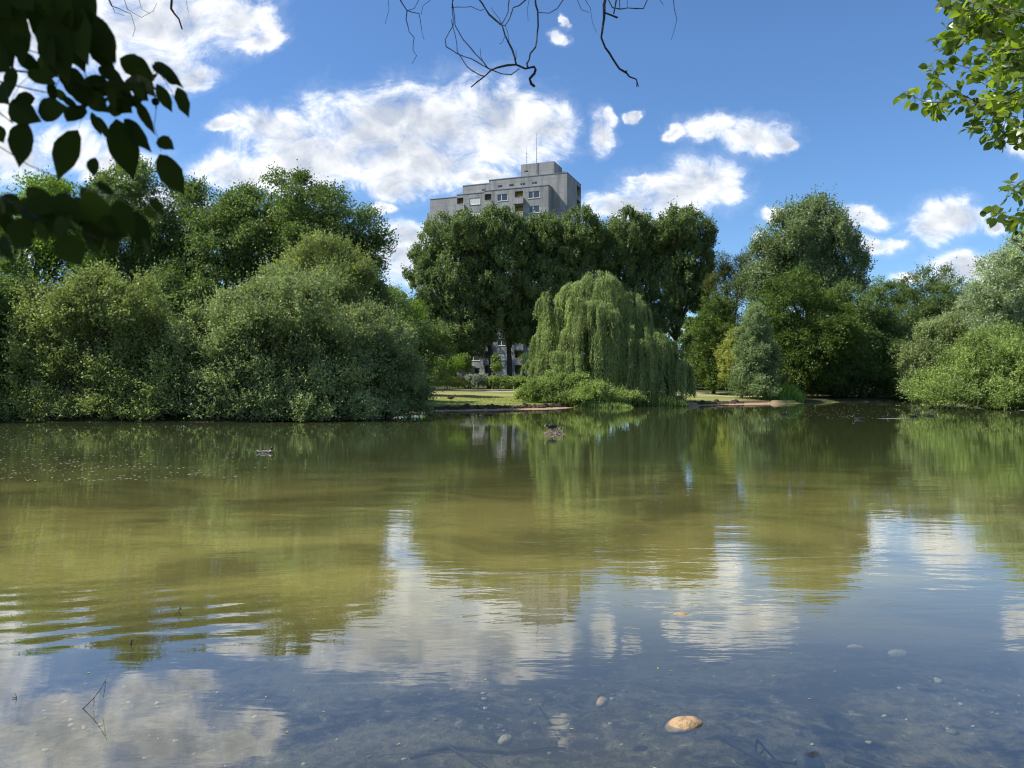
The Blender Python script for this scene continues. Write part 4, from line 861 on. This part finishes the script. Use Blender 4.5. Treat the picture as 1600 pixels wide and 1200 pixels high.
twig_obj('bare_twig', 'thin forked dead twig standing out of the water at the lower left', D, [([(122,1113),(130,1107),(146,1091),(156,1078),(165,1062)], .0032, .0014), ([(146,1091),(146.5,1098),(145,1105)], .0018,.001), ([(164,1065),(163,1078),(160,1094)], .0018,.0008), ([(165,1062),(166,1059)], .002,.001)])
D = CAMH*FPX/(962-HY)
twig_obj('bare_twig', 'small forked twig tip poking up through the olive reflection at left', D, [([(274,961),(279,956),(281,949)], .004,.002), ([(279,956),(283,963)], .003,.002), ([(281,949),(283,953)], .005,.003)])
D = CAMH*FPX/(1008-HY)
twig_obj('bare_twig', 'short dark twig tip at the lower edge of the left tree reflection', D, [([(204,1008),(205,1003),(204,999)], .006,.003), ([(204,1004),(208,1000)], .004,.003)])
D = CAMH*FPX/(1092-HY)
twig_obj('bare_twig', 'tiny upright twig tip with a pale leaf near the left photo edge', D, [([(25,1092),(24,1086),(22,1084)], .0022,.001), ([(24,1091),(18,1090)], .0025,.002)])
D = CAMH*FPX/(998-HY)
twig_obj('bare_twig', 'thin twig lying flat on the cloud reflection in the centre foreground', D, [([(694,1002,.02),(720,1000,.05),(741,997.5,.1)], .0012,.0035)])
# sunken branches on the bed
def sunken(label, pts, r, seed):
    rn = np.random.default_rng(seed); mb = MB(); w_ = []
    for a, b in pts:
        D = CAMH*FPX/(b-HY); x = (a-800)/FPX*D; w_.append(Vector((x, D, max(H(x, D) + r*.6, -.5))))
    r *= .7; mb.tube(w_, [r*(1-.6*i/(len(w_)-1)) for i in range(len(w_))], 8)
    for k in range(3):
        q = w_[1 + k % (len(w_)-1)]; mb.tube([q, q + Vector((rn.normal()*.15, rn.normal()*.15, .03)), q + Vector((rn.normal()*.35, rn.normal()*.3, .02))], [r*.4, r*.3, r*.12], 6)
    o = mb.build('sunken_branch', BARKD, None, True, loc=w_[0]); tag(o, label, 'branch', 'branches lying on the pond bed')
sunken('sunken branch slanting down to the bottom edge right of the ochre stone', [(1130,1085),(1180,1110),(1225,1140),(1260,1168),(1300,1210)], .035, 1)
sunken('sunken dark branch on the bed at the bottom right', [(1320,1110),(1400,1130),(1480,1160),(1590,1180)], .03, 2)
sunken('sunken branch below the centre cloud reflection', [(640,1110),(700,1096),(790,1100),(880,1086)], .022, 3)
sunken('sunken thin branch on the bed at the bottom left', [(560,1190),(480,1172),(400,1178),(330,1160)], .02, 4)
# floating leaves
FLM = leaf_mat('floating_yellow_leaf', (.26,.28,.07), (.42,.40,.18), trans=.1)
def leaf_strip(B, T_, W_, nrm, curl=.12, fold=.18, n=7, ser=0.0, rn=None, point=1.0):
    """one ovate leaf, base B tip T_, half width W_, folded along its midrib"""
    B, T_, nrm = Vector(B), Vector(T_), Vector(nrm); ax = T_ - B; l_ = ax.length; u = ax / l_; nrm = (nrm - u*nrm.dot(u)).normalized(); s_ = u.cross(nrm)
    vs = []; 
    for i in range(n + 1):
        t_ = i / n; w_ = W_ * (math.sin(math.pi * min(1, t_**.80)) ** .85 if 0 < t_ < 1 else 0.0) * (1 if t_ < .7 else (1 - (t_-.7)*1.6*point))
        if 0 < i < n and rn is not None: w_ *= 1 + rn.uniform(-ser, ser)
        c = B + u*(l_*t_) - nrm*(curl*l_*(t_**2) ) + nrm*(0)
        vs += [c + s_*w_ + nrm*(w_*fold), c, c - s_*w_ + nrm*(w_*fold)]
    fs = []
    for i in range(n): 
        a = i*3; fs += [(a,a+1,a+4,a+3), (a+1,a+2,a+5,a+4)]
    return vs, fs
for i, (px, py) in enumerate([(1390,943),(1519,954),(138,1052),(415,1090),(459,1080),(505,1113),(448,1145),(624,1163),(1028,1045),(985,980),(1048,1049),(1209,1057),(1265,1093),(758,1063),(705,1078),(1189,1064),(290,1087),(893,1140)]):
    D = CAMH*FPX/(py-HY); x = (px-800)/FPX*D; rn = random.Random(i); a = rn.uniform(0, 6.28); l_ = rn.uniform(.006, .013)
    vs, fs = leaf_strip((-l_*math.cos(a), -l_*math.sin(a), 0), (l_*math.cos(a), l_*math.sin(a), .001), l_*.45, (0,0,1), curl=-.04, fold=.08)
    mb = MB(); mb.add(vs, fs); o = mb.build('floating_leaf', FLM, None, loc=(0,0,0)); o.location = (x, D, .0025); tag(o, 'tiny yellow-green leaf floating on the foreground water', 'leaf', 'tiny leaves floating in the foreground')
# fluff and petals drifting in rafts
rn = np.random.default_rng(12)
def flecks(name, label, pxy, n, smin, smax):
    x0, x1, y0, y1 = pxy; px = rn.uniform(x0, x1, n); py = rn.uniform(y0, y1, n) 
    wgt = np.clip(1.15 - (px-x0)/(x1-x0), 0, 1) if name == 'floating_fluff' else np.ones(n)
    kp = rn.random(n) < wgt * (0.35 + 0.65*(np.sin(px*.031+py*.13)*np.sin(px*.011-py*.21) > -.2)); px, py = px[kp], py[kp]; n = len(px)
    D = CAMH*FPX/(py-HY); x = (px-800)/FPX*D; s_ = rn.uniform(smin, smax, n); a = rn.uniform(0, math.pi, n)
    u = np.stack([np.cos(a), np.sin(a)*.8, 0*a], 1)*s_[:,None]; v = np.stack([-np.sin(a), np.cos(a)*.8, 0*a], 1)*s_[:,None]*.55; c = np.stack([x, D, 0*x+.006], 1)
    o = mesh_np(name, np.stack([c-u-v*.4, c+u*.4-v, c+u+v*.3, c-u*.2+v], 1).reshape(-1,3), quads(n), FLUF_WAKE); tag(o, label, 'debris', kind='stuff')
FLUF_WAKE = plain('pale_fluff_and_wake', (.50,.49,.40), (.34,.33,.24), 3, .9)
flecks('floating_fluff', 'pale flecks of willow fluff drifting in a raft on the left water', (-20, 420, 668, 752), 1500, .012, .045)
flecks('floating_flecks', 'thin line of pale flecks on the far water before the right bank', (1215, 1600, 636, 655), 520, .03, .075)
for px, py, l_, lab in ((1395, 654.2, 1.9, 'longest pale wake streak behind the far birds'), ):
    D = CAMH*FPX/(py-HY); x = (px-800)/FPX*D; mb = MB(); mb.add([(-l_/2,-.05,0),(0,-.13,0),(l_/2,0,0),(0,.13,0)], [(0,1,2,3)]); o = mb.build('painted_wake', FLUF_WAKE, None, loc=(0,0,0)); o.location = (x, D, .01); tag(o, 'pale flat sheet drawn as the wake streak before the right bank beside the tiny birds', 'debris')  # pale sheen of the birds' wake, laid on the water as a flat sheet

# ------------------------------------------------------------------ branches overhead
def z7(pts): return [(x/3.2+580, y/3.2) for x, y in pts]
def wig(pts, rn, k=3, amp=1.1):
    out = []
    for (a, b), (c, d) in zip(pts, pts[1:]):
        n = max(1, int(math.hypot(c-a, d-b) / 9))
        for i in range(n): out.append((a+(c-a)*i/n + (rn.uniform(-amp, amp) if i else 0), b+(d-b)*i/n + (rn.uniform(-amp, amp) if i else 0)))
    return out + [pts[-1]]
def hanging(name, label, D, lines, seed, dsp=.3):
    rn = random.Random(seed); root = None; big = MB(); small = MB(); cache = {}
    dep = lambda x, y: D + dsp * math.sin(x*.013 + seed) + dsp*.6*math.cos(y*.02 + seed)
    first = None
    for pts, r0, r1 in lines:
        q = wig(pts, rn, amp=1.3 if r0 > 1.2 else .8); w_ = [Vector(at(a, b, dep(a, b))) for a, b in q]; kk = len(w_)
        px2m = D / FPX
        (big if r0 > 1.4 else small).tube(w_, [max(.0006, (r0+(r1-r0)*i/(kk-1)) * px2m * (1 + .18*rn.uniform(-1, 1))) for i in range(kk)], 7)
        first = first or w_[0]
    root = empty(name, first, label, 'branch', 'bare crooked branches hanging at the top')
    if big.v: big.build('main_stem', BARKD, root, True)
    if small.v: small.build('twigs', BARKD, root, True)
hanging('hanging_branch', 'bare crooked dead branch ending in a thick hooked tip above the tower', 3.6, [
  (z7([(540,-60),(540,0),(590,75),(655,130),(670,180),(705,250),(725,325)]), 1.1, 1.3), (z7([(725,325),(770,345),(815,335),(822,350),(815,370),(792,395),(800,420),(815,432)]), 1.5, 2.3),
  (z7([(725,325),(680,328),(630,340),(600,352),(565,385),(500,437)]), 1.6, .7), (z7([(820,-50),(820,0),(833,60),(830,170),(820,240),(795,270),(790,300),(778,320),(785,345)]), 1.3, 1.1),
  (z7([(425,-40),(405,20),(410,130),(370,200),(375,235),(430,270),(500,295),(560,330),(600,350)]), .5, .8), (z7([(405,0),(410,40),(420,130),(460,200),(520,270),(560,310),(585,345)]), .6, .9),
  (z7([(400,100),(425,200),(430,260),(480,335),(540,375),(565,383)]), .5, .8), (z7([(600,350),(650,370),(700,375),(740,345)]), .8, .7), (z7([(690,-50),(690,0),(685,60),(655,120)]), .9, .7),
  (z7([(800,-40),(775,0),(740,30),(710,40),(690,100),(670,130),(640,125)]), 1.0, .5), (z7([(960,-30),(960,0),(930,45),(890,68),(840,65)]), .9, .5), (z7([(400,40),(500,35),(545,55),(565,50)]), .5, .4),
  (z7([(670,180),(655,215),(640,222)]), .4, .3), (z7([(545,245),(548,285),(560,310)]), .3, .4), (z7([(790,0),(780,50),(785,105)]), .4,.25), (z7([(720,325),(724,250)]), .6, .3), (z7([(600,40),(640,95),(655,130)]), .4,.5), (z7([(670,130),(682,160),(690,215)]), .5,.3)], 1)
hanging('hanging_branch', 'thick dark bare branch bending down to a forked tip right of the first', 3.4, [
  (z7([(1172,-60),(1170,0),(1165,60),(1150,190),(1170,240),(1210,300),(1240,345),(1275,365)]), 2.3, 1.7), (z7([(1275,365),(1290,385),(1325,398),(1330,415),(1335,435)]), 1.5, .9), (z7([(1165,65),(1200,78),(1230,90)]), 1.6, 1.4),
  (z7([(1228,-30),(1225,0),(1212,70)]), 1.2, 1.0), (z7([(1185,0),(1205,40),(1245,48),(1280,42),(1360,45),(1380,0),(1400,-30)]), .9, .8), (z7([(1325,398),(1328,420),(1326,436)]), .8, .6), (z7([(1272,362),(1280,352)]), 1,.6),
  (z7([(1240,0),(1243,45)]), .7,.6), (z7([(1280,-20),(1280,42)]), .4,.4)], 2)
hanging('hanging_branch', 'fine curled bare twigs hanging just left of the thick dark branch', 3.6, [(z7([(1040,-40),(1030,0),(1050,50),(1090,65)]), .45, .4), (z7([(1040,-40),(1060,-20),(1095,40),(1105,110),(1127,165)]), .45, .25)], 6)
hanging('hanging_branch', 'shortest bare twig tip at the top edge right of the thick dark branch', 3.6, [(z7([(1440,-20),(1440,0),(1460,25)]), .6, .4)], 7)
hanging('hanging_branch', 'thin curling bare twigs hanging left of the hooked branch', 3.8, [
  (z7([(140,-60),(145,0),(180,55),(175,100),(190,160),(215,190),(210,255),(228,280),(205,320)]), .9, .3), (z7([(180,55),(240,70),(250,130),(265,200)]), .6, .25), (z7([(85,-30),(85,0),(90,50),(70,120)]), .4, .25), (z7([(180,55),(215,45),(240,0)]), .4,.4), (z7([(250,75),(260,30),(300,0),(320,-30)]), .35,.35)], 3)
hanging('hanging_branch', 'single fine bare twig hanging farthest right along the top edge', 3.8, [(z7([(1510,-40),(1510,0),(1515,50),(1528,100),(1515,150),(1500,200)]), .6, .25)], 5)
hanging('hanging_branch', 'short thick dark branch tip with fine twigs at the top left beside the dark leaves', 2.6, [
  ([(272,-30),(269,0),(268,14),(280,30),(285,46)], 2.6, 1.5), ([(160,-20),(175,10),(205,22),(212,45),(208,58)], .8, .3), ([(172,0),(180,20),(195,25)], .5, .3), ([(215,-10),(222,15),(235,22)], .5,.3), ([(190,-10),(200,15),(222,28),(240,18),(246,5)], .5, .3), ([(290,-10),(293,10),(295,20)], .35,.25)], 4)

# dark leaves close to the lens, top left
def z6(a, b): return (a/2.857, b/2.857)
NL = [ # base, tip, full width (zoom units) , depth
 ((350,580),(245,805),115,.95),((425,703),(424,792),68,.95),((520,530),(595,810),118,.95),((555,530),(692,692),66,.97),((712,688),(822,872),100,.98),((706,618),(783,672),62,1.0),((792,390),(848,530),60,1.0),((535,262),(692,345),92,1.0),
 ((690,278),(822,395),52,1.02),((700,375),(772,505),52,1.0),((612,452),(695,605),44,.98),((410,500),(455,608),34,.96),((435,520),(500,640),34,.96),((125,548),(85,750),140,.92),((40,470),(190,545),112,.93),((170,500),(305,480),96,.93),((300,545),(385,470),80,.94),
 ((215,70),(300,370),130,.90),((300,0),(400,300),130,.92),((385,60),(510,285),110,.94),((60,30),(110,300),120,.88),((0,70),(50,320),90,.88),((430,80),(523,285),80,.95),((150,0),(215,240),85,.9),((250,-60),(330,160),100,.9),((-40,-40),(60,90),120,.88),((60,-70),(160,60),110,.88),
 ((330,-80),(420,110),110,.92),((400,-60),(435,90),40,.93),((-60,200),(60,330),110,.87),((0,380),(45,470),90,.9),((380,350),(500,430),90,.96),((470,370),(600,440),90,.97),((560,360),(700,400),80,.98),((520,420),(600,510),90,.97),((400,420),(480,500),80,.95),((440,300),(560,370),60,.96),
 ((600,310),(690,400),70,.98),((260,330),(400,380),90,.93),((330,370),(420,470),80,.94),((620,400),(660,450),60,.98),((230,250),(330,340),90,.91),((120,320),(260,380),60,.9),((480,480),(560,500),60,.96),((160,440),(60,460),70,.92),((560,440),(610,480),70,.97),((-30,560),(20,640),70,.9),
 ((680,290),(740,340),30,1.01),((745,340),(800,380),40,1.01),((700,330),(660,380),50,1.0),((190,150),(240,300),90,.9),((90,150),(110,250),60,.88),((180,-50),(250,120),90,.9),((320,150),(380,330),100,.92),((240,100),(300,260),80,.91)]
NL2 = [((120,835),(265,955),92),((235,890),(365,930),88),((0,880),(120,960),95),((90,930),(210,985),70),((385,850),(490,1030),120),((425,820),(525,868),46),((520,890),(600,1060),105),((590,940),(660,1120),92),((30,1010),(165,1060),120),((160,990),(218,1085),52),
 ((275,1050),(365,1190),120),((640,930),(705,985),40),((10,1050),(50,1165),72),((665,885),(745,960),50),((180,900),(250,1010),60),((300,960),(420,1000),60),((-20,960),(60,1000),90),((330,880),(400,1000),70),((460,960),(520,1040),90),((360,840),(400,900),40),((560,880),(640,870),30),((-60,900),(20,960),90),((380,1060),(440,1140),34),((580,820),(640,850),34),
 ((60,1060),(130,1110),60),((240,1000),(300,1080),70),((-50,1080),(20,1160),60),((640,1060),(668,1150),22)]
TWL = [([(-80,300),(0,310),(150,325),(270,345),(400,385),(520,370),(650,375),(700,300),(760,400)], 11, 3, .93),([(-80,350),(0,365),(120,395),(260,425)], 9, 5, .91),([(-60,480),(0,505),(60,552)], 8, 5, .92),([(-60,620),(0,655),(130,738),(240,785),(350,832),(440,868)], 5, 4, .93),([(690,430),(700,480),(690,560),(700,600),(722,680)], 3, 2, .99),
 ([(560,-100),(400,200),(200,500)], 1, 1, 1.3),([(390,495),(370,520),(352,575)], 2, 1.5, .95),([(765,400),(775,430),(795,470)], 4, 2, 1.0),([(130,225),(190,245),(215,262)], 5, 3, .9),([(400,385),(430,430),(520,525)], 3, 2, .95),([(520,372),(560,430),(612,452)], 3, 2, .97),([(650,375),(690,360),(700,320)], 3, 2, 1.0),([(270,345),(240,420),(175,500)], 3, 2, .93),([(150,325),(90,380),(45,465)], 3, 2, .92),([(240,785),(260,800),(245,830)], 2, 1.5, .93),([(270,345),(240,200),(215,70)], 4, 3, .91),([(400,385),(340,200),(305,20)], 4, 3, .93)]
TWL.append(([(-80,290),(-84,350),(-62,480),(-62,620)], 12, 6, .92)); TWL2 = [([(-80,840),(0,875),(110,930),(200,985),(330,1025),(410,1050),(480,1085)], 12, 6, .66),([(340,830),(420,850),(520,880),(640,875),(700,900)], 6, 3, .72),([(440,860),(470,880),(560,885)], 5, 4, .70),([(395,1050),(415,1100),(435,1145)], 4, 2, .68),([(210,985),(260,1010),(300,1060)], 6,4,.66)]
def near_branch(name, label, leaves, twigs, seed, dmul=1.0):
    rn = random.Random(seed); lv = MB(); tw = MB(); n_tint = []
    for lf in leaves:
        b, t_, w_ = lf[:3]; D = (lf[3] if len(lf) > 3 else rn.uniform(.62, .75)) * dmul; D2 = D + rn.uniform(-.03, .03)
        B = at(*z6(*b), D); T = at(*z6(*t_), D2); W_ = w_*1.06/2.857/FPX*D/2
        vs, fs = leaf_strip(B, T, W_, (rn.uniform(-.3,.3), -1, rn.uniform(-.25,.3)), curl=rn.uniform(-.06,.1), fold=rn.uniform(.05,.35), n=10, ser=.06, rn=rn)
        lv.add(vs, fs); n_tint += [rn.random()] * len(fs)
    for pts, r0, r1, D in twigs:
        w_ = [Vector(at(*z6(a, b), D*dmul)) for a, b in pts]; k_ = len(w_); tw.tube(w_, [(r0+(r1-r0)*i/(k_-1))/2.857/FPX*D/2 for i in range(k_)], 7)
    P0 = at(*z6(*twigs[0][0][0]), twigs[0][3]*dmul); root = empty(name, P0, label, 'branch')
    mesh_np('leaves', lv.v, lv.f, L['near'], root, True, tint=n_tint); tw.build('twigs', BARKD, root, True)
    return root
TWL.pop(5)
rf = random.Random(31)
for k in range(40):
    bx_, by_ = rf.uniform(-40, 470), rf.uniform(-60, 330)
    if k > 20: bx_, by_ = rf.uniform(200, 680), rf.uniform(330, 450)
    if bx_ > 430 and by_ < 250: by_ += 150
    if 90 < bx_ < 215 and 40 < by_ < 230: continue
    a = rf.uniform(.4, 2.5); l_ = rf.uniform(90, 165) if k < 21 else rf.uniform(70, 110); NL.append(((bx_, by_), (bx_+l_*math.cos(a), by_+l_*math.sin(a)), l_*rf.uniform(.36, .52), rf.uniform(.9, 1.08)))
for k in range(22):
    bx_, by_ = rf.uniform(-40, 520), rf.uniform(860, 980); by_ += bx_*.12
    a = rf.uniform(.2, 2.0); l_ = rf.uniform(90, 150); NL2.append(((bx_, by_), (bx_+l_*math.cos(a), by_+l_*math.sin(a)), l_*rf.uniform(.45, .65)))
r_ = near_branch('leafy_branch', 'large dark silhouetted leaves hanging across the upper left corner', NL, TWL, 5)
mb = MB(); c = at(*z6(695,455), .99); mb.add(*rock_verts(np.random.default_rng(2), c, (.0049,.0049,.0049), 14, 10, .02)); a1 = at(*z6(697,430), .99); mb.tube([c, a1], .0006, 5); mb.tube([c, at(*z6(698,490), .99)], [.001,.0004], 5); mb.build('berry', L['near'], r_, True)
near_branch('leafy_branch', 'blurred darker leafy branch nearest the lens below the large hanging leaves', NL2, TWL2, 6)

# ------------------------------------------------------------------ backlit foliage, top right
def zr(a, b): return (1380 + a/2.859, b/2.857)
def leafy(name, label, twigs, seed, lpx=(13, 21), per=9.0, bush=None):
    rn = random.Random(seed); lv = MB(); tw = MB(); tint = []
    allt = list(twigs)
    if bush:
        for k in range(bush):
            y0 = rn.uniform(-60, 215) if k % 3 else rn.uniform(-80, 120); xm = 1470 + max(0, (y0-95))*.45 + (rn.random()**1.3)*70 if y0 > 20 else 1478 + rn.random()*60
            if 60 < y0 < 175 and rn.random() < .25: xm -= 32
            x1 = xm + rn.uniform(0, 90); D = rn.uniform(3.2, 5.2); L_ = rn.uniform(40, 110); a = rn.uniform(-.5, .5)
            allt.append(([(x1 + L_*math.cos(a), y0 + L_*math.sin(a) - 6), (x1 + L_*.5*math.cos(a), y0 + L_*.5*math.sin(a)+rn.uniform(-5,5)), (x1, y0)], 1.0, .5, D))
    for pts, r0, r1, D in allt:
        w_ = [Vector(at(a, b, D + .12*i)) for i, (a, b) in enumerate(pts)]; k_ = len(w_); tw.tube(w_, [max(.0008, (r0+(r1-r0)*i/(k_-1))/FPX*D) for i in range(k_)], 6)
        seg = [(w_[i+1]-w_[i]).length for i in range(k_-1)]; tot = sum(seg); stepm = per/FPX*D; m_ = int(tot/stepm)
        for j in range(m_ + 1):
            s_ = min(tot*.999, j*stepm + rn.uniform(-.3,.3)*stepm); s_ = max(0, s_); i = 0
            while s_ > seg[i] and i < k_-2: s_ -= seg[i]; i += 1
            q = w_[i].lerp(w_[i+1], min(1, s_/seg[i])); d = (w_[i+1]-w_[i]).normalized()
            for rep in range(2 if bush and j else 1):
                sd_ = Vector((rn.gauss(0,1), rn.gauss(0,1), rn.gauss(-.35,.8))).normalized(); dr = (d*.6 + sd_).normalized()
                pet = q + dr*rn.uniform(.008,.03); l_ = rn.uniform(*lpx)/FPX*D
                nr_ = Vector((rn.gauss(0,.7), rn.gauss(-.35,.7), rn.gauss(.55,.6)))
                if nr_.cross(dr).length < .1: continue
                vs, fs = leaf_strip(pet, pet + dr*l_, l_*rn.uniform(.30,.40), nr_, curl=rn.uniform(-.1,.2), fold=rn.uniform(.05,.4), n=6, ser=.07, rn=rn, point=.3)
                lv.add(vs, fs); tint += [rn.random()]*len(fs); tw.tube([q, pet], .0009, 4, False)
    root = empty(name, at(*allt[0][0][0], allt[0][3]), label, 'branch')
    mesh_np('leaves', lv.v, lv.f, L['alder'], root, True, tint=tint); tw.build('twigs', BARK, root, True)
def P_(l): return [zr(a, b) for a, b in l]
leafy('overhanging_branch', 'dense backlit round-leaved foliage filling the upper right corner', [
  (P_([(720,440),(560,458),(430,462),(330,462),(270,458)]), 1.6, .7, 3.8),(P_([(270,458),(180,455),(130,430),(85,410)]), .8, .4, 3.7),(P_([(430,462),(300,400),(230,340),(215,290)]), .9, .4, 3.9),(P_([(240,460),(235,480),(240,520)]), .5, .3, 3.7),
  (P_([(700,540),(600,580),(530,610),(480,640)]), 1.1, .5, 3.8),(P_([(560,470),(470,500),(400,540),(395,570)]), .8, .4, 3.9),(P_([(450,330),(330,290),(260,270)]), .8, .4, 4.0),(P_([(500,500),(480,560),(455,600)]), .6,.3,3.8),(P_([(560,480),(540,560),(520,650)]), .7,.35,3.9),
  (P_([(700,600),(640,600),(590,630)]), .8,.4,3.8),(P_([(420,60),(330,40),(270,10)]), .8,.4,3.6)], 21, bush=100)
leafy('overhanging_branch', 'small backlit sprig at the right edge below the dense foliage', [(P_([(720,880),(640,855),(590,830),(545,815)]), .9, .4, 3.6),(P_([(590,830),(575,850),(570,870)]), .5,.3,3.6)], 22, per=7)
leafy('overhanging_branch', 'lower backlit sprig at the right edge in front of the pale clouds', [(P_([(740,985),(640,980),(560,965),(510,950),(465,945)]), 1.0, .4, 3.5),(P_([(640,980),(600,1000),(585,1030)]), .7,.3,3.5),(P_([(510,950),(490,975)]), .4,.3,3.5),(P_([(700,960),(650,950),(600,940)]), .7,.4,3.5)], 23, per=6)
leafy('overhanging_branch', 'lowest sparse sprig at the right edge before the pale silver willow', [(P_([(740,1200),(650,1140),(600,1090),(560,1078)]), .9, .4, 3.4)], 24, per=17)
